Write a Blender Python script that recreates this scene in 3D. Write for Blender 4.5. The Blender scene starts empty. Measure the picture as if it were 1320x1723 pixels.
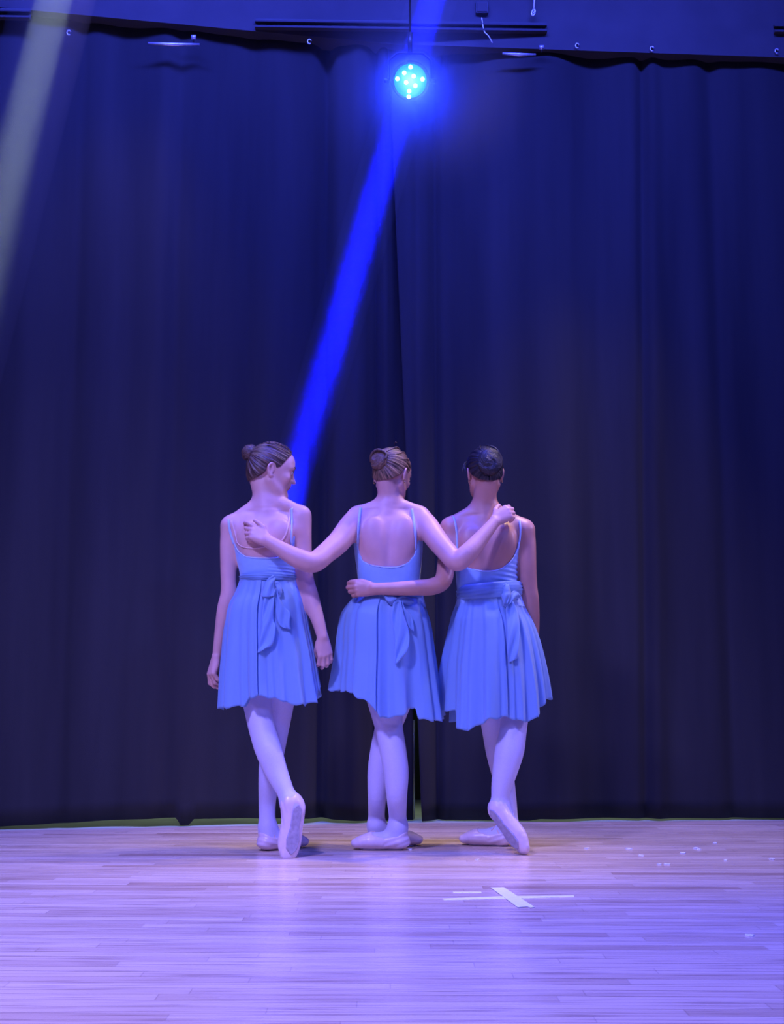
import bpy, bmesh, math, random
import numpy as np
from mathutils import Vector, Matrix
from mathutils.bvhtree import BVHTree

C = bpy.context.scene
COL = C.collection
R = math.radians
V = Vector

# ------------------------------------------------------------------ camera
F_PX, CX, CY = 2200.0, 660.0, 861.5
CAM_H, PITCH = 0.64, R(7.87)
cam_d = bpy.data.cameras.new('camera')
cam = bpy.data.objects.new('camera', cam_d); COL.objects.link(cam)
cam_d.sensor_fit = 'VERTICAL'; cam_d.sensor_height = 24.0
cam_d.lens = F_PX / 1723.0 * 24.0
cam_d.clip_end = 100
cam.location = (0, 0, CAM_H)
cam.rotation_euler = (math.pi / 2 + PITCH, 0, 0)
C.camera = cam
C.view_settings.view_transform = 'Standard'
C.view_settings.look = 'None'
C.view_settings.exposure = 0.0
C.view_settings.gamma = 1.0
C.view_settings.use_curve_mapping = False
C.cycles.use_denoising = True
C.cycles.max_bounces = 6
C.cycles.volume_bounces = 0

# ------------------------------------------------------------------ world
w = bpy.data.worlds.new('dark_hall'); C.world = w; w.use_nodes = True
w.node_tree.nodes['Background'].inputs[0].default_value = (0.11, 0.13, 1.0, 1)
w.node_tree.nodes['Background'].inputs[1].default_value = 0.10


def ray(px, py):
    a, b = (px - CX) / F_PX, (CY - py) / F_PX
    return V((a, math.cos(PITCH) - b * math.sin(PITCH), math.sin(PITCH) + b * math.cos(PITCH)))


def P(px, py, Y):
    """the place seen at a point of the photograph, at distance Y along the stage"""
    d = ray(px, py)
    return V((0, 0, CAM_H)) + d * (Y / d.y)


def G(px, py):
    d = ray(px, py)
    return V((0, 0, CAM_H)) + d * (-CAM_H / d.z)


def light(name, kind, loc, target, energy, color, **kw):
    d = bpy.data.lights.new(name, kind)
    o = bpy.data.objects.new(name, d); COL.objects.link(o)
    o.location = loc
    if target is not None:
        o.rotation_euler = (V(target) - V(loc)).to_track_quat('-Z', 'Y').to_euler()
    d.energy = energy; d.color = color
    for k, v in kw.items():
        setattr(d, k, v)
    return o


# stage wash: lavender from front left, blue from front right, warm tops from above
light('lavender_front_wash', 'SPOT', (-1.7, -0.6, 3.9), (-0.25, 5.5, 0.95), 235, (0.44, 0.29, 1.0),
      spot_size=R(38), spot_blend=0.8, shadow_soft_size=0.12)
light('blue_front_wash', 'SPOT', (2.3, 0.4, 4.2), (0.35, 4.6, 0.5), 430, (0.09, 0.16, 1.0),
      spot_size=R(50), spot_blend=0.8, shadow_soft_size=0.12)
light('violet_near_floor_wash', 'AREA', (-1.7, 2.3, 4.2), (-1.2, 3.1, 0), 215, (0.30, 0.27, 1.0),
      shape='DISK', size=0.5, spread=R(110))
light('blue_floor_pool', 'SPOT', (1.6, 2.6, 4.6), (0.75, 3.6, 0), 700, (0.05, 0.06, 1.0),
      spot_size=R(34), spot_blend=1.0, shadow_soft_size=0.1)
light('warm_top_light', 'SPOT', (1.7, 5.75, 4.9), (0.65, 5.85, 0), 380, (1.0, 0.76, 0.30),
      spot_size=R(50), spot_blend=0.9, shadow_soft_size=0.06)
light('warm_top_light', 'SPOT', (-1.4, 5.9, 4.9), (-1.0, 5.9, 0), 110, (1.0, 0.74, 0.40),
      spot_size=R(50), spot_blend=0.9, shadow_soft_size=0.06)
light('warm_shoulder_light', 'SPOT', (1.3, 6.05, 4.9), (0.15, 5.5, 1.3), 190, (1.0, 0.76, 0.34),
      spot_size=R(34), spot_blend=0.8, shadow_soft_size=0.06)
light('lavender_side_light', 'SPOT', (3.3, 5.5, 2.5), (0.0, 5.5, 0.7), 210, (0.46, 0.34, 1.0),
      spot_size=R(44), spot_blend=0.7, shadow_soft_size=0.08)
light('blue_curtain_wash', 'AREA', (0.0, 4.6, 5.4), (0, 6.5, 3.2), 340, (0.05, 0.075, 1.0),
      shape='RECTANGLE', size=4.5, size_y=0.3, spread=R(120))
light('dim_curtain_spill', 'SPOT', (0.6, 1.0, 3.4), (0.78, 6.5, 2.35), 130, (0.42, 0.42, 0.90),
      spot_size=R(24), spot_blend=1.0, shadow_soft_size=0.2)
light('backstage_floor_fill', 'AREA', (-0.2, 7.25, 0.75), (-0.2, 7.1, 0), 4, (0.75, 0.85, 0.80),
      shape='RECTANGLE', size=4.0, size_y=0.3, spread=R(130))  # unseen low area light added to brighten the floor strip behind the curtain

# ------------------------------------------------------------------ materials


class NT:
    def __init__(s, name):
        s.m = bpy.data.materials.new(name); s.m.use_nodes = True
        s.t = s.m.node_tree; s.n = s.t.nodes; s.l = s.t.links
        s.b = s.n['Principled BSDF']; s.out = s.n['Material Output']

    def add(s, typ, **kw):
        n = s.n.new(typ)
        for k, v in kw.items():
            setattr(n, k, v)
        return n

    def link(s, a, b):
        s.l.new(a, b)

    def math(s, op, a, b=None, c=None):
        n = s.add('ShaderNodeMath', operation=op)
        for i, x in enumerate((a, b, c)):
            if x is None:
                continue
            if isinstance(x, (int, float)):
                n.inputs[i].default_value = x
            else:
                s.link(x, n.inputs[i])
        return n.outputs[0]

    def ramp(s, fac, stops):
        n = s.add('ShaderNodeValToRGB')
        s.link(fac, n.inputs[0])
        e = n.color_ramp.elements
        while len(e) > 1:
            e.remove(e[-1])
        e[0].position = stops[0][0]; e[0].color = (*stops[0][1], 1)
        for p, c in stops[1:]:
            q = e.new(p); q.color = (*c, 1)
        return n.outputs[0]

    def bump(s, h, strength, dist):
        n = s.add('ShaderNodeBump')
        n.inputs['Strength'].default_value = strength
        n.inputs['Distance'].default_value = dist
        s.link(h, n.inputs['Height']); s.link(n.outputs[0], s.b.inputs['Normal'])


def simple(name, col, rough=0.6, metal=0.0, sheen=0.0, spec=0.5, noise=None, sub=0.0):
    m = NT(name)
    b = m.b.inputs
    b['Base Color'].default_value = (*col, 1); b['Roughness'].default_value = rough
    b['Metallic'].default_value = metal; b['Specular IOR Level'].default_value = spec
    b['Sheen Weight'].default_value = sheen
    if sub:
        b['Subsurface Weight'].default_value = sub
        b['Subsurface Radius'].default_value = (1, .35, .2)
        b['Subsurface Scale'].default_value = 0.008
    if noise:
        sc, amt, bs = noise
        tc = m.add('ShaderNodeTexCoord'); nz = m.add('ShaderNodeTexNoise')
        nz.inputs['Scale'].default_value = sc; nz.inputs['Detail'].default_value = 4
        m.link(tc.outputs['Object'], nz.inputs['Vector'])
        lo = tuple(max(0, c * (1 - amt)) for c in col); hi = tuple(min(1, c * (1 + amt)) for c in col)
        m.link(m.ramp(nz.outputs[0], [(0.35, lo), (0.65, hi)]), m.b.inputs['Base Color'])
        if bs:
            m.bump(nz.outputs[0], bs, 0.002)
    return m.m


M = {}
M['skin_fair'] = simple('fair_skin', (0.64, 0.37, 0.33), 0.48, noise=(14, 0.05, 0.05))
M['skin_mid'] = simple('rosy_skin', (0.61, 0.34, 0.31), 0.48, noise=(14, 0.05, 0.05))
M['skin_tan'] = simple('tan_skin', (0.50, 0.25, 0.19), 0.45, noise=(14, 0.06, 0.05))
M['leotard'] = simple('pale_blue_jersey', (0.26, 0.45, 0.75), 0.5, sheen=0.3, noise=(60, 0.03, 0.04))
M['trim'] = simple('pale_blue_binding', (0.42, 0.55, 0.84), 0.5, sheen=0.2, noise=(60, 0.03, 0.02))
M['tights'] = simple('pale_pink_tights', (0.56, 0.53, 0.74), 0.55, sheen=0.15, noise=(220, 0.03, 0.03))
M['satin'] = simple('pale_pink_satin', (0.74, 0.58, 0.66), 0.32, sheen=0.1, noise=(40, 0.05, 0.10))
M['suede'] = simple('grey_suede_sole', (0.38, 0.33, 0.42), 0.8, noise=(60, 0.15, 0.2))
M['nude'] = simple('nude_elastic', (0.74, 0.48, 0.42), 0.5, noise=(80, 0.03, 0.02))
M['black_metal'] = simple('black_painted_metal', (0.02, 0.02, 0.022), 0.4, 0.3, noise=(40, 0.2, 0.05))
M['steel'] = simple('brushed_steel', (0.62, 0.60, 0.66), 0.35, 0.7, noise=(40, 0.1, 0.05))
M['gold'] = simple('gold_earring_metal', (0.85, 0.65, 0.35), 0.25, 1.0)
M['tape'] = simple('white_cloth_tape', (0.80, 0.82, 0.86), 0.6, noise=(50, 0.05, 0.1))
M['eye_white'] = simple('eye_white', (0.8, 0.8, 0.78), 0.2)
M['iris'] = simple('brown_iris', (0.08, 0.04, 0.02), 0.15)
M['lips'] = simple('rose_lips', (0.55, 0.16, 0.18), 0.4)
M['header'] = simple('matt_dark_plaster', (0.040, 0.037, 0.040), 0.85, noise=(6, 0.10, 0.1))
M['recess'] = simple('dark_slot_metal', (0.02, 0.02, 0.025), 0.6)
M['olive_wall'] = simple('olive_painted_wall', (0.07, 0.08, 0.065), 0.8, noise=(4, 0.1, 0.1))
M['olive_floor'] = simple('olive_floor_paint', (0.42, 0.50, 0.34), 0.55, noise=(5, 0.12, 0.1))
M['white_cord'] = simple('white_plastic', (0.75, 0.75, 0.78), 0.4)


def hair_mat(name, dark, light_, rough=0.42):
    m = NT(name)
    at = m.add('ShaderNodeAttribute', attribute_name='strand')
    nz = m.add('ShaderNodeTexNoise', noise_dimensions='2D')
    cmb = m.add('ShaderNodeCombineXYZ'); sp = m.add('ShaderNodeSeparateXYZ')
    m.link(at.outputs['Vector'], sp.inputs[0])
    m.link(m.math('MULTIPLY', sp.outputs[0], 26.0), cmb.inputs[0])
    m.link(m.math('MULTIPLY', sp.outputs[1], 9.0), cmb.inputs[1])
    m.link(cmb.outputs[0], nz.inputs['Vector']); nz.inputs['Scale'].default_value = 1.0
    nz.inputs['Detail'].default_value = 5
    m.link(m.ramp(nz.outputs[0], [(0.36, dark), (0.66, light_)]), m.b.inputs['Base Color'])
    m.b.inputs['Roughness'].default_value = rough
    m.bump(nz.outputs[0], 0.9, 0.004)
    return m.m


M['hair_brown'] = hair_mat('brown_hair', (0.035, 0.018, 0.014), (0.15, 0.085, 0.06))
M['hair_light'] = hair_mat('chestnut_hair', (0.035, 0.018, 0.014), (0.30, 0.17, 0.10))
M['hair_black'] = hair_mat('black_hair', (0.006, 0.006, 0.008), (0.030, 0.026, 0.030), 0.34)


def chiffon():
    m = NT('blue_chiffon')
    m.b.inputs['Base Color'].default_value = (0.25, 0.44, 0.74, 1)
    m.b.inputs['Roughness'].default_value = 0.55
    m.b.inputs['Sheen Weight'].default_value = 0.35
    tr = m.add('ShaderNodeBsdfTranslucent'); tr.inputs[0].default_value = (0.25, 0.44, 0.76, 1)
    tp = m.add('ShaderNodeBsdfTransparent')
    mx = m.add('ShaderNodeMixShader'); mx.inputs[0].default_value = 0.25
    m.link(m.b.outputs[0], mx.inputs[1]); m.link(tr.outputs[0], mx.inputs[2])
    mx2 = m.add('ShaderNodeMixShader'); mx2.inputs[0].default_value = 0.15
    m.link(mx.outputs[0], mx2.inputs[1]); m.link(tp.outputs[0], mx2.inputs[2])
    m.link(mx2.outputs[0], m.out.inputs[0])
    tc = m.add('ShaderNodeTexCoord'); nz = m.add('ShaderNodeTexNoise')
    mp = m.add('ShaderNodeMapping'); mp.inputs['Scale'].default_value = (1, 1, 0.15)
    m.link(tc.outputs['Object'], mp.inputs[0]); m.link(mp.outputs[0], nz.inputs['Vector'])
    nz.inputs['Scale'].default_value = 45
    m.bump(nz.outputs[0], 0.25, 0.004)
    return m.m


M['chiffon'] = chiffon()


def curtain_mat():
    m = NT('black_velour')
    tc = m.add('ShaderNodeTexCoord')
    mp = m.add('ShaderNodeMapping'); mp.inputs['Scale'].default_value = (1, 1, 0.08)
    nz = m.add('ShaderNodeTexNoise'); nz.inputs['Scale'].default_value = 5; nz.inputs['Detail'].default_value = 5
    m.link(tc.outputs['Object'], mp.inputs[0]); m.link(mp.outputs[0], nz.inputs['Vector'])
    m.link(m.ramp(nz.outputs[0], [(0.3, (0.022, 0.022, 0.024)), (0.7, (0.036, 0.036, 0.038))]), m.b.inputs['Base Color'])
    m.b.inputs['Roughness'].default_value = 0.95
    m.b.inputs['Specular IOR Level'].default_value = 0.1
    m.b.inputs['Sheen Weight'].default_value = 0.05
    n2 = m.add('ShaderNodeTexNoise'); n2.inputs['Scale'].default_value = 300
    m.link(tc.outputs['Object'], n2.inputs['Vector'])
    m.bump(n2.outputs[0], 0.2, 0.002)
    return m.m


M['curtain'] = curtain_mat()


def floor_mat():
    m = NT('maple_strip_floor')
    tc = m.add('ShaderNodeTexCoord'); sp = m.add('ShaderNodeSeparateXYZ')
    m.link(tc.outputs['Object'], sp.inputs[0])
    wv = m.math('ADD', sp.outputs[1], m.math('MULTIPLY', sp.outputs[0], 0.02))
    rr = m.math('DIVIDE', wv, 0.057)
    row = m.math('FLOOR', rr)
    wn = m.add('ShaderNodeTexWhiteNoise', noise_dimensions='1D'); m.link(row, wn.inputs['W'])
    xo = m.math('ADD', m.math('DIVIDE', sp.outputs[0], 0.85), m.math('MULTIPLY', wn.outputs[0], 13.0))
    cell = m.math('FLOOR', xo)
    cb = m.add('ShaderNodeCombineXYZ'); m.link(row, cb.inputs[0]); m.link(cell, cb.inputs[1])
    w2 = m.add('ShaderNodeTexWhiteNoise', noise_dimensions='2D'); m.link(cb.outputs[0], w2.inputs['Vector'])
    tone = w2.outputs[0]
    # grain
    mp = m.add('ShaderNodeMapping'); mp.inputs['Scale'].default_value = (1.6, 34, 1)
    m.link(tc.outputs['Object'], mp.inputs[0])
    g = m.add('ShaderNodeTexNoise'); g.inputs['Scale'].default_value = 2.2; g.inputs['Detail'].default_value = 7
    m.link(mp.outputs[0], g.inputs['Vector'])
    base = m.ramp(tone, [(0.0, (0.46, 0.30, 0.21)), (0.07, (0.58, 0.42, 0.30)), (0.5, (0.66, 0.50, 0.37)), (1.0, (0.74, 0.58, 0.44))])
    gr = m.ramp(g.outputs[0], [(0.32, (0.52, 0.44, 0.46)), (0.50, (1, 1, 1))])
    mul = m.add('ShaderNodeMixRGB', blend_type='MULTIPLY'); mul.inputs[0].default_value = 0.75
    m.link(base, mul.inputs[1]); m.link(gr, mul.inputs[2])
    # seams
    fr = m.math('FRACT', rr); fx = m.math('FRACT', xo)
    seam = m.math('MAXIMUM', m.math('LESS_THAN', fr, 0.05), m.math('MULTIPLY', m.math('LESS_THAN', fx, 0.003), 0.6))
    mul2 = m.add('ShaderNodeMixRGB', blend_type='MULTIPLY')
    m.link(m.math('MULTIPLY', seam, 0.55), mul2.inputs[0])
    m.link(mul.outputs[0], mul2.inputs[1]); mul2.inputs[2].default_value = (0.25, 0.16, 0.15, 1)
    m.link(mul2.outputs[0], m.b.inputs['Base Color'])
    rn = m.add('ShaderNodeTexNoise'); rn.inputs['Scale'].default_value = 3
    m.link(mp.outputs[0], rn.inputs['Vector'])
    ro = m.add('ShaderNodeMapRange'); m.link(rn.outputs[0], ro.inputs[0])
    ro.inputs[1].default_value = 0.3; ro.inputs[2].default_value = 0.7
    ro.inputs[3].default_value = 0.20; ro.inputs[4].default_value = 0.34
    m.link(ro.outputs[0], m.b.inputs['Roughness'])
    h = m.math('SUBTRACT', m.math('MULTIPLY', g.outputs[0], 0.4), seam)
    m.bump(h, 0.18, 0.002)
    return m.m


M['floor'] = floor_mat()


def emis(name, col, s):
    m = NT(name)
    m.b.inputs['Base Color'].default_value = (*[c * 0.5 for c in col], 1)
    m.b.inputs['Emission Color'].default_value = (*col, 1)
    m.b.inputs['Emission Strength'].default_value = s
    return m.m


def flare_haze_mat(name, dens, falloff=None, thin=None):
    m = NT(name)
    m.n.remove(m.b)
    v = m.add('ShaderNodeVolumeScatter')
    v.inputs['Color'].default_value = (0.9, 0.9, 0.95, 1)
    v.inputs['Density'].default_value = dens
    v.inputs['Anisotropy'].default_value = 0.0
    if falloff:
        tc = m.add('ShaderNodeTexCoord'); ln = m.add('ShaderNodeVectorMath', operation='LENGTH')
        m.link(tc.outputs['Object'], ln.inputs[0])
        mr = m.add('ShaderNodeMapRange'); m.link(ln.outputs['Value'], mr.inputs[0])
        mr.inputs[1].default_value = 0; mr.inputs[2].default_value = falloff
        mr.inputs[3].default_value = 1; mr.inputs[4].default_value = 0
        p = m.math('POWER', mr.outputs[0], 2.0)
        m.link(m.math('MULTIPLY', p, dens), v.inputs['Density'])
    if thin:                            # density drops lower down so the imitated streak fades out
        ge = m.add('ShaderNodeNewGeometry'); sp = m.add('ShaderNodeSeparateXYZ')
        m.link(ge.outputs['Position'], sp.inputs[0])
        mr = m.add('ShaderNodeMapRange', interpolation_type='SMOOTHSTEP'); m.link(sp.outputs[2], mr.inputs[0])
        mr.inputs[1].default_value = thin[0]; mr.inputs[2].default_value = thin[1]
        mr.inputs[3].default_value = 0.03; mr.inputs[4].default_value = 1
        m.link(m.math('MULTIPLY', mr.outputs[0], dens), v.inputs['Density'])
    m.link(v.outputs[0], m.out.inputs['Volume'])
    return m.m


# ------------------------------------------------------------------ object helpers
def tag(o, label=None, cat=None, group=None, kind=None):
    if label: o['label'] = label
    if cat: o['category'] = cat
    if group: o['group'] = group
    if kind: o['kind'] = kind
    return o


def empty(name, loc, label, cat, group=None):
    o = bpy.data.objects.new(name, None); COL.objects.link(o); o.location = loc
    o.empty_display_size = 0.05
    return tag(o, label, cat, group)


def wloc(o):
    p = V((0, 0, 0))
    while o is not None:
        p = p + o.location; o = o.parent
    return p


def mesh_obj(name, verts, faces, mat, parent=None, smooth=True, origin=None, solid=None, attr=None):
    verts = np.asarray(verts, dtype=np.float64).reshape(-1, 3)
    if parent is not None:
        off = np.array(wloc(parent))
    elif origin is not None:
        off = np.array(origin)
    else:
        off = np.zeros(3)
    me = bpy.data.meshes.new(name)
    me.from_pydata((verts - off).tolist(), [], [list(f) for f in faces])
    me.materials.append(mat)
    if smooth:
        me.polygons.foreach_set('use_smooth', [True] * len(me.polygons))
    if attr is not None:
        a = me.attributes.new('strand', 'FLOAT_VECTOR', 'POINT')
        a.data.foreach_set('vector', np.asarray(attr, dtype=np.float32).ravel())
    me.update()
    o = bpy.data.objects.new(name, me); COL.objects.link(o)
    if parent is not None:
        o.parent = parent
    elif origin is not None:
        o.location = origin
    if solid:
        md = o.modifiers.new('thickness', 'SOLIDIFY'); md.thickness = solid; md.offset = 0
    return o


def box_vf(lo, hi):
    x0, y0, z0 = lo; x1, y1, z1 = hi
    v = [(x0, y0, z0), (x1, y0, z0), (x1, y1, z0), (x0, y1, z0), (x0, y0, z1), (x1, y0, z1), (x1, y1, z1), (x0, y1, z1)]
    f = [(0, 3, 2, 1), (4, 5, 6, 7), (0, 1, 5, 4), (1, 2, 6, 5), (2, 3, 7, 6), (3, 0, 4, 7)]
    return v, f


def box_obj(name, lo, hi, mat, parent=None, bevel=0.0, **k):
    v, f = box_vf(lo, hi)
    c = None if parent is not None else tuple((a + b) / 2 for a, b in zip(lo, hi))
    o = mesh_obj(name, v, f, mat, parent, smooth=False, origin=c)
    if bevel:
        md = o.modifiers.new('bevel', 'BEVEL'); md.width = bevel; md.segments = 2
    return o


def catmull(pts, n=4):
    pts = [np.asarray(p, float) for p in pts]
    if len(pts) < 3:
        return [pts[0] + (pts[1] - pts[0]) * i / n for i in range(n + 1)] if len(pts) == 2 else pts
    out = []
    for i in range(len(pts) - 1):
        p0 = pts[i - 1] if i else 2 * pts[0] - pts[1]
        p1, p2 = pts[i], pts[i + 1]
        p3 = pts[i + 2] if i + 2 < len(pts) else 2 * pts[-1] - pts[-2]
        for j in range(n):
            t = j / n
            out.append(0.5 * ((2 * p1) + (-p0 + p2) * t + (2 * p0 - 5 * p1 + 4 * p2 - p3) * t * t + (-p0 + 3 * p1 - 3 * p2 + p3) * t ** 3))
    out.append(pts[-1])
    return out


def tube_vf(pts, rad, seg=8, closed=False):
    """round tube along points; rad scalar or list"""
    n = len(pts); pts = [V(p) for p in pts]
    rad = [rad] * n if isinstance(rad, (int, float)) else rad
    vs, fs = [], []
    up = V((0, 0, 1))
    prev = None
    for i, p in enumerate(pts):
        a = pts[(i - 1) % n] if (closed or i) else pts[0]
        b = pts[(i + 1) % n] if (closed or i < n - 1) else pts[-1]
        t = (b - a).normalized()
        if prev is None:
            s = t.cross(up if abs(t.z) < 0.9 else V((1, 0, 0))).normalized()
        else:
            s = (prev - t * prev.dot(t)).normalized()
        prev = s
        q = t.cross(s)
        for k in range(seg):
            an = 2 * math.pi * k / seg
            vs.append(p + (s * math.cos(an) + q * math.sin(an)) * rad[i])
    m = n if closed else n - 1
    for i in range(m):
        for k in range(seg):
            j = (i + 1) % n
            fs.append((i * seg + k, i * seg + (k + 1) % seg, j * seg + (k + 1) % seg, j * seg + k))
    if not closed:
        fs.append(tuple(range(seg - 1, -1, -1))); fs.append(tuple((n - 1) * seg + k for k in range(seg)))
    return vs, fs


def join_vf(parts):
    vs, fs = [], []
    for v, f in parts:
        o = len(vs); vs += [tuple(x) for x in v]; fs += [tuple(i + o for i in q) for q in f]
    return vs, fs


# ------------------------------------------------------------------ implicit surfaces
def surface_nets(F, org, h):
    S = F < 0
    nx, ny, nz = F.shape
    cnt = np.zeros((nx - 1, ny - 1, nz - 1), np.uint8)
    for dx in (0, 1):
        for dy in (0, 1):
            for dz in (0, 1):
                cnt += S[dx:nx - 1 + dx, dy:ny - 1 + dy, dz:nz - 1 + dz]
    act = (cnt > 0) & (cnt < 8)
    idx = np.argwhere(act)
    vid = np.full(act.shape, -1, np.int32)
    vid[act] = np.arange(len(idx))
    corners = [(dx, dy, dz) for dx in (0, 1) for dy in (0, 1) for dz in (0, 1)]
    val = np.stack([F[idx[:, 0] + c[0], idx[:, 1] + c[1], idx[:, 2] + c[2]] for c in corners], 1)
    acc = np.zeros((len(idx), 3)); num = np.zeros(len(idx))
    for a in range(8):
        for b in range(a + 1, 8):
            ca, cb = np.array(corners[a]), np.array(corners[b])
            if np.abs(ca - cb).sum() != 1:
                continue
            va, vb = val[:, a], val[:, b]
            m = (va < 0) != (vb < 0)
            t = np.where(m, va / np.where(m, va - vb, 1), 0)
            p = ca[None, :] + (cb - ca)[None, :] * t[:, None]
            acc[m] += p[m]; num[m] += 1
    verts = (idx + acc / num[:, None]) * h + np.array(org)
    faces = []
    for ax in range(3):
        o1, o2 = [(1, 2), (2, 0), (0, 1)][ax]
        sl_a = [slice(None)] * 3; sl_b = [slice(None)] * 3
        sl_a[ax] = slice(0, -1); sl_b[ax] = slice(1, None)
        for q in (o1, o2):
            sl_a[q] = slice(1, -1); sl_b[q] = slice(1, -1)
        A, B = S[tuple(sl_a)], S[tuple(sl_b)]
        for flip, mask in ((False, A & ~B), (True, ~A & B)):
            e = np.argwhere(mask)
            if not len(e):
                continue
            e[:, o1] += 1; e[:, o2] += 1
            def g(d1, d2):
                c = e.copy(); c[:, o1] += d1; c[:, o2] += d2
                return vid[c[:, 0], c[:, 1], c[:, 2]]
            q = [g(-1, -1), g(0, -1), g(0, 0), g(-1, 0)]
            if flip:
                q = q[::-1]
            faces.append(np.stack(q, 1))
    faces = np.concatenate(faces)
    return verts, faces


def smooth_mesh(v, f, it=2, lam=0.5):
    a = f.ravel(); b = np.roll(f, -1, 1).ravel()
    for i in range(it * 2):
        acc = np.zeros_like(v); n = np.zeros(len(v))
        for s, t in ((a, b), (b, a)):
            for k in range(3):
                acc[:, k] += np.bincount(s, v[t, k], len(v))
            n += np.bincount(s, minlength=len(v))
        l = lam if i % 2 == 0 else -lam * 1.04
        v = v + l * (acc / np.maximum(n, 1)[:, None] - v)
    return v


class Field:
    def __init__(s, lo, hi, h):
        s.h = h; s.lo = np.array(lo, float)
        n = np.ceil((np.array(hi) - s.lo) / h).astype(int) + 1
        s.ax = [s.lo[i] + np.arange(n[i]) * h for i in range(3)]
        s.F = np.full(tuple(n), 10.0, np.float32)

    def sl(s, lo, hi):
        r = []
        for i in range(3):
            a = max(0, int(math.floor((lo[i] - s.lo[i]) / s.h)))
            b = min(len(s.ax[i]), int(math.ceil((hi[i] - s.lo[i]) / s.h)) + 1)
            if b <= a:
                return None
            r.append(slice(a, b))
        return tuple(r)

    def grid(s, sl):
        return (s.ax[0][sl[0]][:, None, None].astype(np.float32), s.ax[1][sl[1]][None, :, None].astype(np.float32),
                s.ax[2][sl[2]][None, None, :].astype(np.float32))

    def add(s, prim, mode='add'):
        m = 0.03 + prim['k'] * 1.5
        sl = s.sl(np.array(prim['lo']) - m, np.array(prim['hi']) + m)
        if sl is None:
            return
        X, Y, Z = s.grid(sl)
        d = prim['fn'](X, Y, Z, s, sl)
        a = s.F[sl]; k = prim['k']
        if prim.get('sub'):
            na = -a
            hh = np.maximum(k - np.abs(na - d), 0) / k
            s.F[sl] = -(np.minimum(na, d) - hh * hh * k * 0.25)
            return
        hh = np.maximum(k - np.abs(a - d), 0) / k
        s.F[sl] = np.minimum(a, d) - hh * hh * k * 0.25

    def mesh(s, it=1):
        v, f = surface_nets(s.F, s.lo, s.h)
        return smooth_mesh(v, f, it), f


def chain(pts, k=0.02, tagn='body', n=4, aniso=None):
    """pts: [(Vector, radius)] -> tapering limb"""
    dense = catmull([(*p, r) for p, r in pts], n) if len(pts) > 2 else [np.array((*p, r)) for p, r in pts]
    D = np.array(dense)
    if aniso:
        av, asq = np.array(aniso[0], float), aniso[1]
    rmax = D[:, 3].max()
    lo = (D[:, :3] - D[:, 3:4]).min(0); hi = (D[:, :3] + D[:, 3:4]).max(0)

    def fn(X, Y, Z, fld, sl):
        out = np.full(np.broadcast(X, Y, Z).shape, 10.0, np.float32)
        o = [sl[i].start for i in range(3)]
        for i in range(len(D) - 1):
            a, b = D[i], D[i + 1]
            mr = max(a[3], b[3]) + 0.035
            s2 = fld.sl(np.minimum(a[:3], b[:3]) - mr, np.maximum(a[:3], b[:3]) + mr)
            if s2 is None:
                continue
            rel = []
            ok = True
            for q in range(3):
                st, en = max(s2[q].start, sl[q].start) - o[q], min(s2[q].stop, sl[q].stop) - o[q]
                if en <= st:
                    ok = False
                rel.append(slice(st, en))
            if not ok:
                continue
            x, y, z = X[rel[0]], Y[:, rel[1]], Z[:, :, rel[2]]
            ab = b[:3] - a[:3]
            px, py, pz = x - a[0], y - a[1], z - a[2]
            if aniso:
                dv = px * av[0] + py * av[1] + pz * av[2]
                g = 1 / asq - 1
                px, py, pz = px + g * dv * av[0], py + g * dv * av[1], pz + g * dv * av[2]
                ab = ab + g * ab.dot(av) * av
            L2 = max(ab.dot(ab), 1e-9)
            t = np.clip((px * ab[0] + py * ab[1] + pz * ab[2]) / L2, 0, 1)
            r = a[3] + (b[3] - a[3]) * t
            d = np.sqrt((px - t * ab[0]) ** 2 + (py - t * ab[1]) ** 2 + (pz - t * ab[2]) ** 2) - r
            if aniso:
                d = d * asq
            out[tuple(rel)] = np.minimum(out[tuple(rel)], d)
        return out
    return dict(fn=fn, lo=lo, hi=hi, k=k, tag=tagn)


def ellipsoid(c, axes, r, k=0.01, tagn='body', sub=False):
    """axes: 3x3 with columns = local axes"""
    c = np.array(c); A = np.array(axes); rr = np.array(r, float)
    ext = np.sqrt(((A * rr[None, :]) ** 2).sum(1))

    def fn(X, Y, Z, fld, sl):
        x, y, z = X - c[0], Y - c[1], Z - c[2]
        q = [(x * A[0, i] + y * A[1, i] + z * A[2, i]) for i in range(3)]
        k0 = np.sqrt(sum((q[i] / rr[i]) ** 2 for i in range(3)))
        k1 = np.sqrt(sum((q[i] / rr[i] ** 2) ** 2 for i in range(3))) + 1e-6
        return (k0 * (k0 - 1) / k1).astype(np.float32)
    return dict(fn=fn, lo=c - ext, hi=c + ext, k=k, tag=tagn, sub=sub)


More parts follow.
